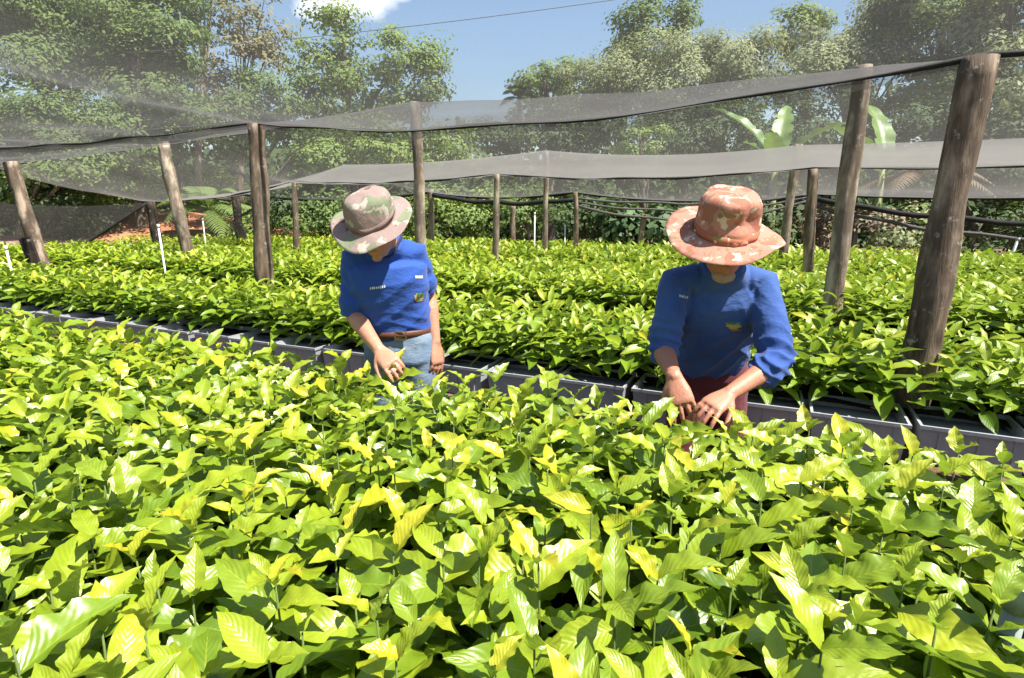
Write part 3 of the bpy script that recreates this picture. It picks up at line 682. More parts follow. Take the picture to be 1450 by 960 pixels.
def fold_fn(seed, amp, elbows=True):
    def mk(J):
        def w(P):
            rg = lambda x: 1 - 2 * np.abs(x)                                    # sharp creases
            a1 = np.sin(P[:, 0] * 22 + P[:, 2] * 30 + 4.5 * wob(P, seed, 3.2, 2)); a2 = np.sin(-P[:, 0] * 26 + P[:, 2] * 24 + 4.5 * wob(P, seed + 4, 3.6, 2))
            m1 = np.clip(wob(P, seed + 1, 4.5, 2) + .2, 0, 1); m2 = np.clip(wob(P, seed + 7, 4.5, 2) + .15, 0, 1)
            d = .9 * rg(a1) * m1 + .9 * rg(a2) * m2 + .9 * wob(P * np.array([1.2, 1.2, .6]), seed + 2, 9, 3)
            low = np.exp(-((P[:, 2] - J['waist'][2] - .01) / .06) ** 2); d += low * 1.1 * rg(np.sin(P[:, 2] * 70 + P[:, 0] * 18 + 5 * wob(P, seed + 3, 6, 2))) * np.clip(wob(P, seed + 8, 5, 2) + .5, 0, 1)
            out = amp * d
            for q in 'rl':
                for jn in (q + 'elb',):
                    r2 = ((P - J[jn]) ** 2).sum(1); ax = nrm(J[q + 'sh'] - J[q + 'elb']); out = out + amp * 1.8 * np.exp(-r2 / .11 ** 2) * rg(np.sin((P @ ax) * 62 + 5 * wob(P, seed + 5, 7, 2)))
                r2 = ((P - (J[q + 'sh'] - np.array([0, 0, .09]))) ** 2).sum(1); out = out + amp * .9 * np.exp(-r2 / .09 ** 2) * rg(np.sin(P[:, 0] * 45 + P[:, 2] * 40 + 4 * wob(P, seed + 6, 6, 2)))
            return out
        return w
    return mk
DIRS = ('head_up', 'head_fwd', 'rhdir', 'rhback', 'lhdir', 'lhback')
# man in jeans, one hand among the seedlings, the other hanging
J1 = dict(dirs=DIRS, pelvis=(-.545, 2.68, .90), waist=(-.550, 2.665, 1.01), chest=(-.575, 2.61, 1.235), neck=(-.562, 2.555, 1.415), head=(-.586, 2.455, 1.475),
          head_up=(-.12, -.56, .80), head_fwd=(-.14, -.80, -.58),
          rsh=(-.712, 2.575, 1.335), relb=(-.735, 2.575, 1.075), rwr=(-.575, 2.375, .950), rhdir=(.62, -.62, -.42), rhback=(-.35, -.35, .85),
          lsh=(-.452, 2.640, 1.350), lelb=(-.410, 2.735, 1.130), lwr=(-.372, 2.665, .915), lhdir=(.10, -.22, -.97), lhback=(.80, -.50, .15),
          rhip=(-.625, 2.68, .86), lhip=(-.465, 2.69, .86), rkne=(-.63, 2.64, .47), lkne=(-.45, 2.70, .47), rank=(-.64, 2.68, .085), lank=(-.44, 2.74, .085), tw=(-.550, 2.668, .995),
          opt=dict(girth=.93, rthumb=1, lthumb=-1, rcurl=(.45, .5, .5, .55), lcurl=(.28, .32, .38, .45), rtclose=.6, ltclose=.5, rsleeve=(.88, .95), lsleeve=(.72, .95), hem=(-.550, 2.668, .985), wrinkle=fold_fn(11, .0050)))
p1, s1_, sm1, JL, L1 = person('man in royal blue shirt and faded jeans reaching one hand into the seedlings', 'workers tending the seedlings', (-.545, 2.70, 0.), J1, M_skin1, M_shirt1, M_jeans)
side1 = nrm(JL['lsh'] - JL['rsh'])
V, Q, T = loft([(JL['tw'] + np.array([0, 0, dz]), .168 * .93 + e_, .125 * .93 + e_) for dz, e_ in ((-.035, .0), (-.033, .005), (-.003, .006), (0, .0))], side1, 40, 2.3)
belt = Soup().add(V, Q, T).obj('belt', M_belt, p1)
bv = bvh_of(belt.data); hb = bv.ray_cast(Vector(JL['tw'] + np.array([.035, -.5, -.018])), Vector((0, 1, 0)))
if hb[0] is not None:
    c_ = np.array(hb[0]); sB = Soup()
    for dx, dz, sx, sz in ((0, .019, .055, .006), (0, -.019, .055, .006), (-.025, 0, .006, .033), (.025, 0, .006, .033), (.006, 0, .042, .004)): sB.box(c_ + [dx, -.004, dz], (sx, .005, sz))
    sB.obj('buckle', M_metal, belt, False)
def neckline(J, sme, drop, r_, mat, parent):
    "a ribbed collar laid on the shirt round the neck, dropping to a V in front"
    bv_ = bvh_of(sme); nk = J['neck']; up = nrm(nk - J['chest']); sd = nrm(J['lsh'] - J['rsh']); fw = np.cross(up, sd); pts = []
    if fw[1] > 0: fw = -fw
    for a in np.linspace(0, 2 * PI, 41):
        d = fw * math.cos(a) + sd * math.sin(a); h = .03 - drop * max(0, math.cos(a)) ** 3; aim = nk + up * (h - .06)
        q = bv_.ray_cast(Vector(aim + d * .25 + up * .10), Vector(nrm(-d * .25 - up * .10)))
        if q[0] is not None: pts.append(np.array(q[0]))
    pts = np.array(pts)
    for _ in range(3): pts[1:-1] = (pts[:-2] + pts[2:] + 2 * pts[1:-1]) / 4
    Soup().tube(pts, r_, 8).obj('collar', mat, parent)
neckline(JL, sm1, .055, .008, M_navy, s1_)
bv = bvh_of(sm1); rl = np.random.default_rng(3)
lets = [(x, x + rl.uniform(.0045, .0075), -.0055, rl.uniform(.003, .006)) for x in np.arange(-.032, .030, .0085)]
patch(s1_, bv, L1(at(534, 407, 2.47)), (1, 0, .12), (0, 0, 1), lets, M_white, 'lettering', (0, 1, 0))
patch(s1_, bv, L1(at(591, 394, 2.5)), (1, 0, -.15), (0, 0, 1), [(-.016, .012, -.006, .006)], M_white, 'pocket_trim', (0, 1, 0))
e1_ = patch(s1_, bv, L1(at(590, 423, 2.5)), (1, 0, 0), (0, 0, 1), [(-.012, .010, -.022, -.014), (-.017, .015, -.014, .010), (-.010, .012, .010, .018)], M_yellow, 'emblem', (0, 1, 0))
patch(e1_, bv, L1(at(591, 421, 2.5)), (1, 0, 0), (0, 0, 1), [(-.010, .002, -.012, .012), (.005, .012, -.004, .012)], M_green, 'emblem_mark', (0, 1, 0), .0045)
hat(p1, L1((-.592, 2.428, 1.512)), (-.10, -.60, .79), (-.14, -.79, -.60), M_camo1, M_band1, .100, .108, .172, math.radians(17), 21, .017, [(-.75, .085, .06, .024), (.3, .095, .06, .018), (2.2, .09, .06, .02)])
# man in the salmon hat, bent over with both hands among the leaves
J2 = dict(dirs=DIRS, pelvis=(.900, 2.50, .86), waist=(.885, 2.445, .97), chest=(.845, 2.315, 1.165), neck=(.815, 2.195, 1.345), head=(.768, 2.058, 1.440),
          head_up=(-.03, -.44, .90), head_fwd=(-.05, -.90, -.44),
          rsh=(.655, 2.235, 1.275), relb=(.605, 2.205, 1.000), rwr=(.588, 1.965, .955), rhdir=(.20, -.52, -.78), rhback=(-.25, -.80, .45),
          lsh=(.995, 2.250, 1.265), lelb=(1.020, 2.095, .975), lwr=(.770, 1.915, .905), lhdir=(-.78, -.55, -.26), lhback=(-.05, -.42, .90),
          rhip=(.815, 2.51, .82), lhip=(.990, 2.52, .82), rkne=(.79, 2.45, .45), lkne=(1.01, 2.47, .45), rank=(.78, 2.52, .085), lank=(1.02, 2.53, .085), tw=(.893, 2.468, .93),
          opt=dict(girth=1.0, rthumb=1, lthumb=-1, rcurl=(.28, .30, .34, .4), lcurl=(.35, .38, .42, .45), rspread=.22, lspread=.2, rtclose=.7, ltclose=.6, rsleeve=(1.12, 1.02), lsleeve=(1.30, 1.10), hem=(.898, 2.495, .870), wrinkle=fold_fn(31, .0056)))
p2, s2_, sm2, JR, L2 = person('man in blue long-sleeved shirt and salmon hat bending with both hands in the leaves', 'workers tending the seedlings', (.90, 2.53, 0.), J2, M_skin2, M_shirt2, M_maroon)
beard(p2, JR, mat_plain('grey_stubble', (.34, .235, .17), .8, .2, 90, .45, .9, .004))
neckline(JR, sm2, .02, .0055, M_shirt2, s2_)
bv = bvh_of(sm2)
lets = [(x, x + rl.uniform(.004, .007), -.005, rl.uniform(.002, .006)) for x in np.arange(-.018, .018, .008)]
patch(s2_, bv, L2(at(970, 421, 2.15)), (1, 0, -.25), (0, 0, 1), lets, M_white, 'lettering', (0, 1, 0))
e2_ = patch(s2_, bv, L2(at(1039, 461, 2.2)), (1, 0, -.1), (0, 0, 1), [(-.018, .020, -.014, -.007), (-.030, .032, -.007, .005), (-.034, .010, .005, .011)], M_yellow, 'emblem', (0, 1, 0))
patch(e2_, bv, L2(at(1038, 458, 2.2)), (1, 0, -.1), (0, 0, 1), [(-.028, .024, -.003, .008)], M_green, 'emblem_mark', (0, 1, 0), .0045)
patch(e2_, bv, L2(at(1042, 467, 2.2)), (1, 0, -.1), (0, 0, 1), [(-.020, .026, -.003, .002)], M_orange, 'emblem_mark', (0, 1, 0), .0045)
hat(p2, L2((.766, 2.075, 1.478)), (-.02, -.42, .90), (-.06, -.90, -.42), M_camo2, M_band2, .110, .128, .207, math.radians(12), 33, .020, [(.05, .070, .04, .034), (-.6, .075, .045, .034), (.8, .10, .05, .012)])

# ------------------------------------------------------------------ wooden posts
for k, (bx, by, tx, ty, tz, rad, mt, lab) in enumerate(POSTS):
    n = 26; t = np.linspace(0, 1, n); base = np.array([bx - (tx - bx) * .88 / (tz - .88), by, 0.]); top = np.array([tx, ty, tz])
    ax = base[None] * (1 - t[:, None]) + top[None] * t[:, None]
    ax[:, 0] += .007 * np.sin(t * 6 + k) + .003 * np.sin(t * 17 + 2 * k); ax[:, 1] += .006 * np.sin(t * 6 + 2 + k)
    R = rad * (1.12 - .22 * t) * (1 + .05 * np.sin(t * 23 + k * 3))
    nn = 20 if rad > .06 else 14
    V, Q, T = tube(ax, R, nn)
    c = np.repeat(ax, nn, 0); d = V[:len(c)] - c
    dv_ = wob(V[:len(c)] * np.array([1, 1, .35]) + k, 40 + k, 22, 3); V[:len(c)] += d * (dv_ * .13)[:, None]
    Soup().add(V - base, Q, T).obj('wooden_post', M_post[mt])
    o = bpy.context.scene.objects[-1] if False else C.objects[-1]; o.location = base; tag(o, lab, 'post', 'posts carrying the shade nets')
# planks propped at two post feet
for nm, a, b, lab in (('prop_plank', (-6.33, 7.45, 1.18), (-6.06, 7.38, .0), 'dark plank propped against the foot of the leaning post'),
                      ('prop_plank', (-5.6, 11.75, 1.25), (-5.15, 11.7, .0), 'slanting prop set against the dark post by the palm')):
    a = np.array(a); b = np.array(b); ez = nrm(a - b); ex = nrm(np.cross(ez, [0, 1, 0])); ey = np.cross(ez, ex)
    o = Soup().box((a - b) / 2, (.15, .04, np.linalg.norm(a - b)), ex=ex, ey=ey, ez=ez).obj(nm, M_post[2], None, False); o.location = b; tag(o, lab, 'plank')

# ------------------------------------------------------------------ shade nets
def catenary(a, b, sag, n=24, wv=0., seed=0):
    a = np.array(a, float); b = np.array(b, float); t = np.linspace(0, 1, n)[:, None]
    P = a * (1 - t) + b * t; P[:, 2] -= sag * 4 * (t * (1 - t))[:, 0]
    if wv: P[:, 2] += wv * np.sin(t[:, 0] * PI) * np.sin(t[:, 0] * 19 + seed)
    return P
def poly_edge(pts, sags, n=28, wv=.0):
    out = [];
    for k in range(len(pts) - 1):
        P = catenary(pts[k], pts[k + 1], sags[k], n, wv, k * 2.1); out.append(P if k == len(pts) - 2 else P[:-1])
    return np.concatenate(out)
def net(name, edges, nb, mat, label, bulge, hems=(), hem_r=.014, seed=0):
    "edges: list of polylines of equal length; the cloth hangs between them"
    root = empty(name, (0, 0, 0), label, 'shade net')
    rows = []
    for k in range(len(edges) - 1):
        m = nb[k]; bb = np.linspace(0, 1, m + 1)[: (m + 1 if k == len(edges) - 2 else m)]
        for b in bb:
            P = edges[k] * (1 - b) + edges[k + 1] * b; P = P.copy(); P[:, 2] -= bulge[k] * 4 * b * (1 - b)
            rows.append(P)
    G = np.stack(rows); nr, nc = G.shape[:2]; V = G.reshape(-1, 3)
    inner = np.ones((nr, nc)); inner[0] = .15; inner[-1] = .15; 
    V[:, 2] += (.030 * wob(V, seed, 1.7, 3) * inner.ravel())
    i, j = np.meshgrid(np.arange(nr - 1), np.arange(nc - 1), indexing='ij'); b = (i * nc + j).ravel()
    Soup().add(V, np.stack([b, b + 1, b + nc + 1, b + nc], 1)).obj('cloth', mat, root)
    for E_, r_ in hems:
        E_ = E_.copy(); E_[:, 2] -= .004; t = np.arange(len(E_))
        rr = r_ * (1 + .55 * np.sin(t * .37 + seed) * np.sin(t * .11 + 1.3) + .35 * np.sin(t * 1.3))
        Soup().tube(E_, np.maximum(rr, r_ * .35), 7).obj('hem', M_rope, root)
    return root
off = lambda pts, d, z: [tuple(np.array(p) + np.array([d[0], d[1], 0]) + np.array([0, 0, zz])) for p, zz in zip(pts, z)]
A_ = [(10.4, -2.2, 2.25), (6.2, .25, 2.16), (2.06, 2.66, 2.20), (-2.17, 5.05, 2.255), (-6.45, 7.5, 2.30), (-10.9, 9.9, 2.35)]
eA = poly_edge(A_, [.12, .07, .155, .03, .10], 28, .012)
Z_ = off(A_, (-2.2, -3.9), [.35, .38, .38, .4, .4, .4]); eZ = poly_edge(Z_, [.15] * 5, 28)
Y_ = off(A_, (-4.3, -7.6), [.0, .0, .0, .0, .0, .0]); eY = poly_edge(Y_, [.15] * 5, 28)
net('shade_net', [eY, eZ, eA], [10, 26], M_net, 'dark shade net stretched overhead to the rough post beside the right-hand man', [.06, .10], [(eA, .0095)], seed=1)
B_ = [(11.2, -.4, 2.55), (6.9, 2.1, 2.55), (2.60, 4.55, 2.57), (-1.13, 7.08, 2.76), (-5.14, 8.75, 2.46), (-10.0, 11.3, 2.35)]
eB = poly_edge(B_, [.05, .04, .05, .03, .03], 28, .008)
C_ = [(11.5, 1.4, 1.95), (7.3, 3.6, 1.95), (3.13, 6.12, 1.965), (-.21, 7.91, 2.005), (-3.44, 9.26, 1.975), (-6.79, 10.9, 1.69)]
eC = poly_edge(C_, [.06, .05, .085, .07, .10], 28, .008)
eA2 = eA.copy(); eA2[:, 2] -= .012
flap_lo = eA - np.array([0, 0, 1.]) * (.045 + .03 * np.sin(np.arange(len(eA)) * .23) ** 2)[:, None] + np.array([.01, .02, 0])
net('shade_net', [eA2, eB], [12], M_net, 'strip of dark net rising from the front hem to the tall posts', [.02], [], seed=2)
net('shade_net', [eB - np.array([0, 0, .01]), eC], [14], M_net2, 'thin net falling from the tall posts to the slender posts behind', [.10], [(eC, .010)], seed=3)
b_ = np.arange(len(eA) - 1); n_ = len(eA)
obj('loose_selvedge', Soup().add(np.concatenate([eA - [0, 0, .012], flap_lo]), np.stack([b_, b_ + 1, b_ + n_ + 1, b_ + n_], 1)).mesh('loose_selvedge', M_net3), [o_ for o_ in C.objects if o_.name == 'shade_net'][0])
D_ = [(12.0, 3.4, 2.4), (8.0, 5.9, 2.38), (3.98, 8.27, 2.41), (.53, 9.26, 2.43), (-3.1, 10.9, 2.34), (-6.9, 12.6, 1.80)]
eD = poly_edge(D_, [.03, .03, .10, .06, .1], 28)
Ee_ = [(12.3, 6.0, 1.75), (9.0, 8.4, 1.72), (5.50, 10.6, 1.80), (1.10, 10.3, 1.83), (-1.62, 11.5, 1.86), (-5.66, 11.95, 1.84)]
eE = poly_edge(Ee_, [.05, .05, .14, .10, .12], 28)
eC2 = eC - np.array([0, 0, .014])
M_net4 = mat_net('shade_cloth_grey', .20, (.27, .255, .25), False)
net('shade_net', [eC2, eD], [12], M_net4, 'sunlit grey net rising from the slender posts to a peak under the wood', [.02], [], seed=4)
net('shade_net', [eD - np.array([0, 0, .01]), eE], [12], M_net2, 'farthest pale net sloping down towards the undergrowth', [.08], [(eE, .022)], seed=5)
# drooping curtains at the left end
def curtain(label, top, bot, n, mat, seed, hem=None):
    return net('net_curtain', [np.array(top), np.array(bot)], [n], mat, label, [0], [(np.array(h), .018) for h in (hem or [])], seed=seed)
t1 = catenary((-11.8, 10.6, 2.05), (-6.79, 10.88, 1.66), .22, 20); b1 = np.linspace((-11.8, 10.2, .5), (-8.35, 10.5, .62), 20)
curtain('dark net curtain drooping to the ground by the leaning post', t1, b1, 14, M_net3, 6, [np.linspace((-8.35, 10.5, .62), (-6.79, 10.85, 1.66), 12)])
t2 = catenary((-6.79, 10.95, 1.65), (-4.6, 11.3, 1.80), .06, 16); b2 = catenary((-8.2, 10.8, .75), (-5.7, 11.6, .75), .0, 16)
curtain('thin net curtain hanging in front of the red earth bank', t2, b2, 12, M_net2, 7, [np.linspace((-4.6, 11.3, 1.80), (-5.6, 11.55, 1.30), 10)])
# loose bunched net and hoses hanging along the wood edge
def strand(pts, r, label, nm='rolled_net', m=None):
    P = np.array(pts, float); o = Soup().tube(P - P[0], r, 8).obj(nm, m or M_rope); o.location = P[0]; return tag(o, label, 'rolled net' if nm == 'rolled_net' else 'wire', 'rolled nets and lines slung below the far net' if nm == 'rolled_net' else 'wires running under the nets')
sl = [((1.1, 10.2, 1.70), (-1.55, 11.4, 1.80), .10, .040, 'black rolled net slung between the short thin post and the pale thin one'),
      ((1.12, 10.15, 1.60), (5.4, 10.5, 1.70), .30, .022, 'lowest grey rope of net sagging in front of the heart-leaved vine'),
      ((1.12, 10.15, 1.66), (5.4, 10.5, 1.76), .20, .018, 'middle rope of loose net above the heart-leaved vine'),
      ((1.12, 10.15, 1.72), (5.4, 10.5, 1.80), .12, .020, 'upper rope of loose net close under the far net hem'),
      ((5.45, 10.5, 1.72), (9.0, 8.4, 1.30), .12, .045, 'grey rolled net falling to the right behind the mottled post'),
      ((5.45, 10.5, 1.60), (9.2, 8.6, 1.05), .16, .03, 'lower slack net roll beside the dry banana trash')]
for a, b, sg, r_, lab in sl: strand(catenary(a, b, sg, 20, .02, r_ * 100), r_, lab, m=M_roll if r_ < .04 else M_rope)
for a, b, sg, lab in ((at(180, 75, 8), at(1150, -45, 8), .10, 'thin dark wire crossing the sky above the overhead net'),
                      ((-9.5, 9.2, 2.56), (-2.2, 5.05, 2.26), .03, 'wire running down to the straight brown post')):
    strand(catenary(a, b, sg, 24), .0042, lab, 'wire', M_wire)
# a bunched dark net heap at the right edge of the wood
V, Q = grid_sheet(-1, 1, -.5, .5, 30, 14, lambda P: np.maximum(.02, .50 * np.exp(-(P[:, 0] / .7) ** 2 - (P[:, 1] / .35) ** 2) * (1 + .12 * wob(P, 61, 11, 3))))
o = Soup().add(V, Q).obj('net_heap', mat_plain('old_net', (.07, .066, .058), .9, .2, 9, .4, .7, .03)); o.location = (7.0, 10.9, .35); tag(o, 'heap of old grey net dumped under the trees beside the far bench', 'net heap')

# ------------------------------------------------------------------ white riser pipes
def riser(x, y, h, r_, lab, m=M_pipe, lean=(0, 0)):
    root = empty('riser_pipe', (x, y, 0), lab, 'pipe', 'irrigation riser pipes')
    top = np.array([lean[0], lean[1], h]); Soup().tube([(0, 0, 0), top], r_, 10).obj('pipe', m, root)
    s = Soup(); s.tube([top - [0, 0, .03], top + [0, 0, .015]], r_ * 1.35, 10).obj('coupling', m, root)
    Soup().tube([top + [0, 0, .015], top + [0, 0, .05], top + [0, 0, .055]], [r_ * .5, r_ * .5, r_ * .9], 8).obj('nozzle', M_black, root)
riser(-5.18, 5.9, 1.16, .011, 'thin white riser pipe at the far left end of the beds', lean=(-.05, 0))
riser(-4.25, 6.95, 1.35, .011, 'thin white riser pipe between the brown post and the light grey one', lean=(-.02, 0))
riser(.39, 9.9, 1.47, .011, 'thin white riser pipe between the two thin posts')
riser(.95, 10.3, 1.25, .011, 'short white riser pipe beside the short thin post')
riser(7.15, 8.3, 1.12, .020, 'crooked grey riser pipe at the right end of the far bench', M_pipe2, lean=(.18, 0))
riser(-6.0, 11.2, 1.35, .011, 'white riser pipe next to the dark propped post')
riser(.850, .86, .895, .0175, 'grey upright pipe close by among the nearest seedlings', M_pipe2, lean=(.035, 0))

# ------------------------------------------------------------------ trees and undergrowth
def leaf_quads(Cn, Nn, size, r, aspect=1.9, tone=None):
    "small folded leaf faces at Cn facing Nn"
    n = len(Cn); N = Nn / (np.linalg.norm(Nn, axis=1, keepdims=True) + 1e-9)
    A = r.normal(size=(n, 3)); A -= N * (A * N).sum(1, keepdims=True); A /= np.linalg.norm(A, axis=1, keepdims=True) + 1e-9
    B = np.cross(N, A); s = (size * r.uniform(.6, 1.3, n))[:, None]; w = s / aspect
    V = np.stack([Cn - A * s * .5, Cn + B * w * .5 + N * w * .12, Cn + A * s * .5, Cn - B * w * .5 + N * w * .12], 1).reshape(-1, 3)
    Q = np.arange(n * 4).reshape(-1, 4)
    t = np.repeat(tone if tone is not None else r.uniform(.1, .9, n), 4)
    return V, Q, np.stack([np.zeros(4 * n), np.zeros(4 * n), t], 1)
def crown_cloud(ells, r, leaf, cover, clump, shell=.45, droop=0.):
    "ells: (center xyz, radii xyz). Returns leaf centres, facings, tones, clump centres"
    Cs = []; Ns = []; Ts = []; K = []
    for c, R in ells:
        c = np.array(c); R = np.array(R)
        area = PI * R[0] * R[2]; n_leaf = int(1.5 * cover * area / (leaf * leaf * .5)); ncl = max(5, int(1.25 * R[0] * R[1] * R[2] ** .7 / clump ** 2.5) + 4)
        ncl = min(ncl, 260)
        d = r.normal(size=(ncl, 3)); d /= np.linalg.norm(d, axis=1, keepdims=True); rad = (shell + (1 - shell) * r.random(ncl) ** .6) * r.uniform(.86, 1.16, ncl)
        kc = c + d * R * rad[:, None]; kr = clump * r.uniform(.6, 1.45, ncl); kt = r.uniform(-.16, .16, ncl); K.append(kc)
        idx = r.choice(ncl, n_leaf, p=kr ** 2 / (kr ** 2).sum())
        e = r.normal(size=(n_leaf, 3)); e /= np.linalg.norm(e, axis=1, keepdims=True); rr = r.random(n_leaf) ** .45
        P = kc[idx] + e * (kr[idx] * rr)[:, None] * np.array([1.15, 1.15, .72])
        P[:, 2] -= droop * r.random(n_leaf) * kr[idx]
        Cs.append(P); Ns.append(e * .9 + d[idx] * .7 + np.array([0, 0, .7]) + r.normal(size=(n_leaf, 3)) * .4)
        Ts.append(np.clip(.45 + kt[idx] + r.uniform(-.22, .22, n_leaf), 0, 1))
    return np.concatenate(Cs), np.concatenate(Ns), np.concatenate(Ts), np.concatenate(K)
def ell(u, v, ru, rv, D):
    c = at(u, v, D); k = D / 800 / 1.0
    return c, (ru * k, (ru + rv) * .5 * k * .9, rv * k)
def tree(name, label, base, ells, mat, leaf=.11, cover=5.5, clump=.42, trunk=.14, seed=0, bark=None, cat='tree', group=None, shell=.55, nlimb=9, droop=0., aspect=1.9):
    r = np.random.default_rng(1000 + seed); base = np.array([base[0], base[1], 0.])
    root = empty(name, base, label, cat, group)
    P, N, T, K = crown_cloud(ells, r, leaf, cover, clump, shell, droop)
    V, Q, A = leaf_quads(P - base, N, leaf, r, aspect, T)
    obj('crown' if cat == 'tree' else 'foliage', mesh_np('crown', V, Q, mat, True, {'luv': A}), root)
    big = max(ells, key=lambda e: e[1][0] * e[1][2]); cen = np.array(big[0]) - base
    topz = max(e[0][2] + e[1][2] * .1 for e in ells)
    s = Soup(); n = 9; t = np.linspace(0, 1, n)[:, None]
    top = np.array([cen[0], cen[1], topz]); ax = np.array([0, 0, -.05]) * (1 - t) + top * t; ax[:, :2] = top[None, :2] * (t ** 1.4)
    ax[:, 0] += .12 * trunk * 6 * np.sin(t[:, 0] * 5 + seed); rad = trunk * (1.15 - 1.0 * t[:, 0]) + .015
    s.tube(ax, rad, 9)
    sl_ = s; pick = r.choice(len(K), min(len(K), nlimb), replace=False)
    for q in pick:
        e = K[q] - base; tt = np.clip((e[2] / max(topz, .1)) * r.uniform(.45, .75), .12, .92); k = tt * (n - 1); i = int(k); a = ax[i] * (1 - (k - i)) + ax[min(i + 1, n - 1)] * (k - i)
        m = (a + e) / 2 + np.array([0, 0, .18 * np.linalg.norm(e - a)]) * r.uniform(-.3, 1)
        rr = trunk * (1.1 - tt) * .45 + .012
        sl_.tube([a, (a + m) / 2 + r.normal(size=3) * .03, m, (m + e) / 2, e], [rr, rr * .85, rr * .65, rr * .45, rr * .2], 6)
    s.obj('trunk', bark or M_bark, root)
    return root
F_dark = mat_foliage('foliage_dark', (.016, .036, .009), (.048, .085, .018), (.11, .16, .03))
F_mid = mat_foliage('foliage_mid', (.035, .065, .012), (.105, .165, .030), (.22, .29, .06))
F_bright = mat_foliage('foliage_bright', (.055, .095, .014), (.145, .215, .034), (.28, .35, .065))
F_olive = mat_foliage('foliage_olive', (.085, .105, .040), (.23, .265, .115), (.42, .45, .24))
F_beige = mat_foliage('foliage_beige', (.10, .10, .035), (.19, .18, .07), (.30, .26, .12))
F_dry = mat_foliage('foliage_dry', (.05, .036, .022), (.15, .105, .06), (.30, .23, .14), .12)
F_broad = mat_foliage('foliage_broad', (.02, .05, .012), (.055, .11, .025), (.17, .23, .09), .2, .33)
G_wood = 'trees of the wood behind the nursery'
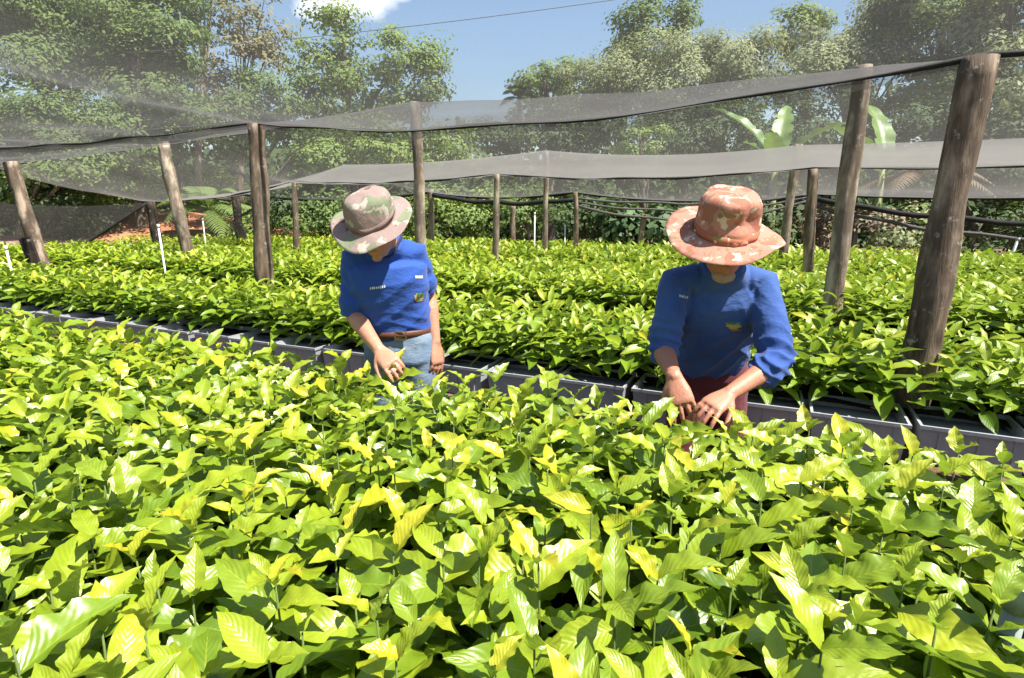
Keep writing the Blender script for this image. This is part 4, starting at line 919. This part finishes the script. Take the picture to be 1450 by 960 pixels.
TREES = [
 ('broadleaf_tree', 'huge spreading dark green tree filling the far left corner', (-12.6, 15.5), [ell(50, 95, 140, 115, 15.5), ell(165, 35, 120, 80, 16), ell(70, -30, 170, 90, 16)], F_mid, dict(leaf=.11, clump=.6, trunk=.26, cover=6)),
 ('broadleaf_tree', 'leafy mid green tree just left of the thin white trunk', (-9.2, 14.0), [ell(215, 120, 75, 75, 14.5), ell(185, 200, 80, 45, 14), ell(235, 60, 50, 40, 15)], F_mid, dict(leaf=.12, clump=.40)),
 ('broadleaf_tree', 'low greyish green tree above the far left curtain', (-11.4, 13.0), [ell(95, 190, 120, 55, 13.5), ell(20, 190, 90, 50, 13), ell(100, 250, 120, 30, 13)], F_mid, dict(leaf=.10, clump=.42)),
 ('gum_tree', 'tall gum tree with a thin bare white trunk', (-9.8, 18.0), [ell(290, 8, 34, 30, 18), ell(262, 30, 20, 20, 18), ell(300, -45, 45, 40, 18)], F_mid, dict(leaf=.13, clump=.34, trunk=.10, cover=2.5, bark=M_palebark, nlimb=12)),
 ('slender_tree', 'slender tree with sparse beige crown and reddish stems', (-8.0, 17.0), [ell(350, 88, 55, 52, 17), ell(368, 35, 30, 40, 17), ell(325, 130, 40, 30, 17)], F_beige, dict(leaf=.13, clump=.42, trunk=.09, cover=2.6, nlimb=16, bark=M_post[0])),
 ('broadleaf_tree', 'bright green open-crowned tree left of the sky gap', (-4.6, 16.0), [ell(490, 90, 60, 50, 16), ell(560, 85, 48, 46, 16), ell(608, 112, 38, 36, 16), ell(450, 130, 45, 40, 16), ell(470, 25, 30, 26, 16), ell(605, 72, 20, 20, 16), ell(430, 75, 24, 24, 16), ell(545, 145, 80, 26, 16)], F_bright, dict(leaf=.12, clump=.40, trunk=.15, cover=3.6, shell=.2)),
 ('broadleaf_tree', 'soft green tree between the slender tree and the open-crowned one', (-6.6, 14.6), [ell(375, 140, 60, 42, 15), ell(310, 175, 50, 40, 14.5), ell(420, 190, 55, 38, 14.5)], F_mid, dict(leaf=.11, clump=.36)),
 ('broadleaf_tree', 'light green bushy tree below the open-crowned one', (-4.0, 14.2), [ell(520, 210, 75, 40, 14.5), ell(615, 205, 60, 40, 15), ell(455, 235, 50, 30, 14)], F_bright, dict(leaf=.11, clump=.34)),
 ('broadleaf_tree', 'dark crown rising behind the pale olive trees', (4.6, 20.5), [ell(930, 45, 62, 34, 20.5), ell(885, 62, 34, 26, 20.5), ell(965, 32, 34, 24, 20.5)], F_mid, dict(leaf=.15, clump=.45, cover=5)),
 ('olive_tree', 'broad pale olive tree forming the low end beside the sky gap', (3.4, 17.5), [ell(880, 108, 70, 40, 17.5), ell(945, 90, 60, 36, 17.5), ell(830, 120, 45, 26, 17.5)], F_olive, dict(leaf=.10, clump=.46, droop=.5, cover=6, shell=.72)),
 ('olive_tree', 'tall pale olive tree behind the salmon hat', (5.9, 16.6), [ell(1010, 92, 80, 46, 17), ell(1050, 80, 45, 36, 17), ell(985, 130, 80, 32, 16.5)], F_olive, dict(leaf=.10, clump=.46, droop=.5, cover=6, shell=.72)),
 ('broadleaf_tree', 'small yellow green tree at the low tip of the tree line', (1.2, 19.0), [ell(770, 118, 44, 24, 19), ell(805, 105, 26, 18, 19)], F_bright, dict(leaf=.13, clump=.34)),
 ('broadleaf_tree', 'dark green flat-topped tree standing above its pale neighbours', (10.3, 20.0), [ell(1135, 40, 40, 22, 20), ell(1160, 22, 26, 15, 20), ell(1115, 55, 26, 18, 20)], F_bright, dict(leaf=.15, clump=.32, cover=5, trunk=.13)),
 ('olive_tree', 'rounded greyish olive tree above the mottled post', (9.3, 15.8), [ell(1200, 68, 78, 56, 16), ell(1150, 110, 60, 30, 15.5), ell(1250, 120, 60, 40, 15.5)], F_olive, dict(leaf=.10, clump=.48, cover=6, shell=.72)),
 ('broadleaf_tree', 'large dim green tree over the head of the thick rough post', (10.8, 14.4), [ell(1330, 50, 75, 62, 15), ell(1290, 20, 50, 36, 15.5), ell(1340, 130, 80, 48, 14)], F_mid, dict(leaf=.12, clump=.45, trunk=.2, cover=6)),
 ('broadleaf_tree', 'tall grey green tree at the far right corner', (12.0, 13.4), [ell(1425, 55, 75, 75, 14), ell(1480, 120, 90, 90, 13), ell(1410, -30, 120, 60, 14)], F_olive, dict(leaf=.12, clump=.45, trunk=.2, cover=6)),
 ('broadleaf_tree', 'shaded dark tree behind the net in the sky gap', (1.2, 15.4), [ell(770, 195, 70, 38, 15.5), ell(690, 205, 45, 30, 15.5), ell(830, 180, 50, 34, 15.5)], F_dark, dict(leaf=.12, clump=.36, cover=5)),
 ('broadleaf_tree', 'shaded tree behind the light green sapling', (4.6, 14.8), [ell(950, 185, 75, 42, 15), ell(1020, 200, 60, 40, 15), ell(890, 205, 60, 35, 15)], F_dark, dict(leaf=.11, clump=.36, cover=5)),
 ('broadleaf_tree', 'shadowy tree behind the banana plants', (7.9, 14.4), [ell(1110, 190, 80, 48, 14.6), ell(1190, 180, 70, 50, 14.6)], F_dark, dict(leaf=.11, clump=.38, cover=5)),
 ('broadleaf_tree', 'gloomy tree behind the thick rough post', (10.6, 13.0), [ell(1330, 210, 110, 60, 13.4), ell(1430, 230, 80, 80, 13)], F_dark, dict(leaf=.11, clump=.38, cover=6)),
 ('sapling', 'light green feathery sapling below the net strip', (3.0, 12.6), [ell(905, 205, 30, 26, 12.6), ell(925, 185, 16, 16, 12.6), ell(895, 228, 26, 12, 12.6)], F_bright, dict(leaf=.09, clump=.20, trunk=.035, cover=4)),
]
for k, (nm, lab, base, ells, mat, kw) in enumerate(TREES): tree(nm, lab, base, ells, mat, seed=k, group=G_wood, **kw)
SHRUBS = [
 ('shrub', 'sunny light green bush between the two thin posts', (-.95, 12.6), [ell(650, 315, 45, 34, 12.6), ell(690, 295, 34, 26, 12.6)], F_bright),
 ('shrub', 'light green bush beside the tall brown post', (-1.9, 13.0), [ell(610, 310, 34, 38, 13), ell(625, 285, 26, 26, 13)], F_bright),
 ('shrub', 'green bush behind the thin white riser pipe', (.45, 12.8), [ell(745, 305, 40, 36, 12.8), ell(725, 285, 34, 24, 12.8)], F_mid),
 ('shrub', 'dark bush behind the short thin post', (1.7, 12.4), [ell(820, 315, 44, 38, 12.4), ell(850, 290, 40, 24, 12.4)], F_dark),
 ('heart_leaved_vine', 'mound of big pale heart-shaped leaves behind the short yellowish post', (2.9, 11.6), [ell(905, 325, 46, 30, 11.6), ell(950, 318, 30, 34, 11.6), ell(870, 318, 28, 26, 11.6)], F_broad),
 ('shrub', 'shadowed bush left of the dark post group', (4.4, 12.0), [ell(1010, 320, 45, 34, 12.0), ell(1070, 320, 40, 34, 12.0)], F_dark),
 ('shrub', 'dry brown banana trash heap between the mottled post and the thick one', (6.6, 11.6), [ell(1180, 325, 36, 30, 11.6), ell(1235, 330, 30, 26, 11.6)], F_dry),
 ('shrub', 'pale grey green weed clump behind the thick post', (7.2, 11.2), [ell(1270, 335, 30, 20, 11.2), ell(1300, 320, 24, 24, 11.2)], F_olive),
 ('shrub', 'dim thicket in the far right corner below the net', (9.2, 11.6), [ell(1390, 320, 60, 44, 11.6), ell(1450, 320, 50, 50, 11.6)], F_dark),
 ('shrub', 'green thicket behind the grey camouflage hat', (-4.6, 13.2), [ell(465, 310, 40, 30, 13.2), ell(500, 300, 40, 30, 13.2), ell(430, 315, 30, 24, 13.2)], F_mid),
 ('shrub', 'dark thicket behind the thin brown post', (-6.2, 13.5), [ell(385, 305, 30, 34, 13.5), ell(400, 285, 30, 24, 13.5)], F_dark),
 ('shrub', 'yellowish weeds under the palm', (-7.0, 13.2), [ell(325, 318, 34, 20, 13.2)], F_bright),
 ('shrub', 'dark bushes against the far left curtain', (-11.0, 13.2), [ell(60, 300, 80, 34, 13.2)], F_dark),
 ('shrub', 'green bank of bushes above the red earth', (-9.8, 18.2), [ell(230, 265, 70, 34, 18.4), ell(300, 260, 50, 34, 18.4), ell(150, 265, 60, 30, 18.4)], F_mid)]
for k, (nm, lab, base, ells, mat) in enumerate(SHRUBS):
    big = nm == 'heart_leaved_vine'
    tree(nm, lab, base, ells, mat, leaf=.17 if big else .10, clump=.30, cover=4.0 if big else 3.2, trunk=.03, seed=100 + k, cat='shrub', group=None if big else 'bushes along the wood edge', nlimb=6, aspect=1.15 if big else 1.9)
# the far wood: one dim mass closing the view behind the trees
r = np.random.default_rng(77); n = 42000
Pw = np.stack([r.uniform(-34, 34, n), r.uniform(22.5, 25.5, n), r.random(n) ** 1.35 * 5.4], 1); Pw[:, 2] *= 1 + .22 * np.sin(Pw[:, 0] * .9) + .12 * np.sin(Pw[:, 0] * 2.3)
keep = r.random(n) < .55 + .45 * (wob(Pw, 71, 1.1, 3) > -.2); Pw = Pw[keep]
V, Q, A = leaf_quads(Pw, np.array([0, -.6, .8]) + r.normal(size=Pw.shape) * .5, .42, r)
o = obj('far_wood', mesh_np('far_wood', V, Q, F_dark, True, {'luv': A})); tag(o, 'dim mass of distant foliage closing the view between the trunks', 'wood', None, 'stuff')

F_hill = mat_soil('wooded_rise', (.010, .020, .006), (.022, .040, .010), (.045, .07, .018), .8)
V, Q = grid_sheet(-70, 70, 26, 60, 90, 24, lambda P: -.1 + np.clip((P[:, 1] - 26) / 8, 0, 1) * (4.6 + .7 * wob(P, 91, .25, 3)))
o = Soup().add(V, Q).obj('hill', F_hill); o['kind'] = 'structure'
# banana plants
M_ban = mat_leaf('banana_leaf', (.04, .10, .014), (.085, .17, .025), (.16, .25, .06), .4, spec=.4, rough=.42, trans=.25, use_obj=True)
def banana_leaf(L, W, seed):
    r = np.random.default_rng(seed); nl, nw = 30, 6; t = np.linspace(0, 1, nl + 1); v = np.linspace(-1, 1, nw + 1); T, Vv = np.meshgrid(t, v, indexing='ij')
    hw = W * np.clip(np.sin(PI * np.clip((T - .12) / .88, 0, 1) ** .75), 0, 1) ** .55 + .012
    cut = r.random(T.shape) < .09; hw = hw * (1 - .35 * cut * (np.abs(Vv) > .9) - .04 * r.random(T.shape))
    x = Vv * hw; y = L * T; z = np.abs(Vv) * hw * .42 - .34 * L * T ** 2.4 + .02 * np.sin(T * 30) * np.abs(Vv)
    b = np.add.outer(np.arange(nl) * (nw + 1), np.arange(nw)).ravel()
    return mesh_np('leaf', np.stack([x.ravel(), y.ravel(), z.ravel()], 1), np.stack([b, b + 1, b + nw + 2, b + nw + 1], 1), M_ban, True, {'luv': np.stack([T.ravel() * .999, Vv.ravel(), np.full(T.size, .55)], 1)})
def banana(base, h, leaves, label, seed):
    root = empty('banana_plant', (base[0], base[1], 0), label, 'banana plant'); r = np.random.default_rng(seed)
    Soup().tube([(0, 0, 0), (.02, 0, h * .5), (0, 0, h)], [.11, .09, .05], 12).obj('stem', mat_plain('banana_stem', (.20, .22, .08), .6, .3, 5, .4), root)
    for k, (yaw, pit, L, W) in enumerate(leaves):
        lf = obj('leaf', banana_leaf(L, W, seed * 10 + k), root); lf.location = (0, 0, h - .05 - .03 * k); lf.rotation_euler = Matrix(rot3(yaw, pit, r.uniform(-.5, .5)).tolist()).to_euler(); lf.color = (1, 1, 1, r.uniform(.35, .75))
banana(at(1098, 230, 12.2)[:2], 2.45, [(1.2, 1.05, 1.75, .20), (-.7, 1.25, 1.6, .2), (-1.6, .9, 1.5, .2), (2.6, .8, 1.3, .18), (.2, .9, 1.2, .2), (-2.5, .6, 1.2, .18)], 'banana plant with a long slanting leaf behind the mottled post', 3)
banana(at(1250, 235, 12.0)[:2], 2.35, [(-.35, 1.25, 1.7, .23), (1.1, 1.0, 1.4, .2), (-1.4, .7, 1.3, .19), (2.4, .6, 1.2, .18), (-2.7, .5, 1.2, .18)], 'banana plant with one broad upright leaf between the mottled post and the thick one', 4)
# palms: a stem and feather fronds, each frond a part
M_palm = {}
def palm(base, h, nf, L, mat, label, seed, elev=(.2, 1.2), yaw=None):
    r = np.random.default_rng(seed); root = empty('palm', (base[0], base[1], 0), label, 'palm')
    Soup().tube([(0, 0, 0), (.03, 0, h * .6), (0, 0, h)], [.09, .07, .06], 10).obj('trunk', M_bark, root)
    for k in range(nf):
        a = 2 * PI * k / nf + r.uniform(-.2, .2); el = r.uniform(*elev); t = np.linspace(0, 1, 14)
        ax = np.stack([np.cos(a) * L * t * math.cos(el), np.sin(a) * L * t * math.cos(el), h + L * t * math.sin(el) - .62 * L * t ** 2.2], 1)
        s = Soup(); s.tube(ax, np.linspace(.014, .003, 14), 5); side = np.array([-math.sin(a), math.cos(a), 0])
        A = np.zeros((s.n, 3)); A[:, 2] = .5
        for i in range(2, 14):
            for q in (-1, 1):
                for m_ in (0, .5):
                    p = ax[i] * (1 - m_) + ax[i - 1] * m_; ll = .42 * math.sin(PI * min(1, t[i] * .85 + .12)) * L / 1.6; tip = p + side * q * ll * .85 + nrm(ax[i] - ax[i - 1]) * ll * .5 - np.array([0, 0, ll * .35])
                    d = nrm(ax[i] - ax[i - 1]) * .022; s.add([p - d, p + d, (p + tip) / 2 + d * 1.1 + [0, 0, .02], tip, (p + tip) / 2 - d * 1.1 + [0, 0, .02]], [[0, 1, 2, 4]], [[4, 2, 3]])
        n_ = s.n; o_ = obj('frond', s.mesh('frond', mat, True, {'luv': np.stack([np.zeros(n_), np.zeros(n_), np.full(n_, r.uniform(.2, .7))], 1)}), root)
palm(at(1300, 240, 12.6)[:2], 2.2, 11, 1.5, F_dry, 'small half-dead palm with drooping straw fronds beside the thick post', 6)
palm(at(300, 330, 13.6)[:2], 1.5, 14, 1.5, F_mid, 'low feathery palm beside the dark propped post', 7)
palm(at(255, 260, 15.2)[:2], 3.6, 15, 1.7, F_olive, 'tall feathery palm under the thin white trunk', 8)
palm(at(735, 240, 19)[:2], 4.9, 14, 1.0, F_mid, 'small spiky palm at the bottom of the sky gap', 9)
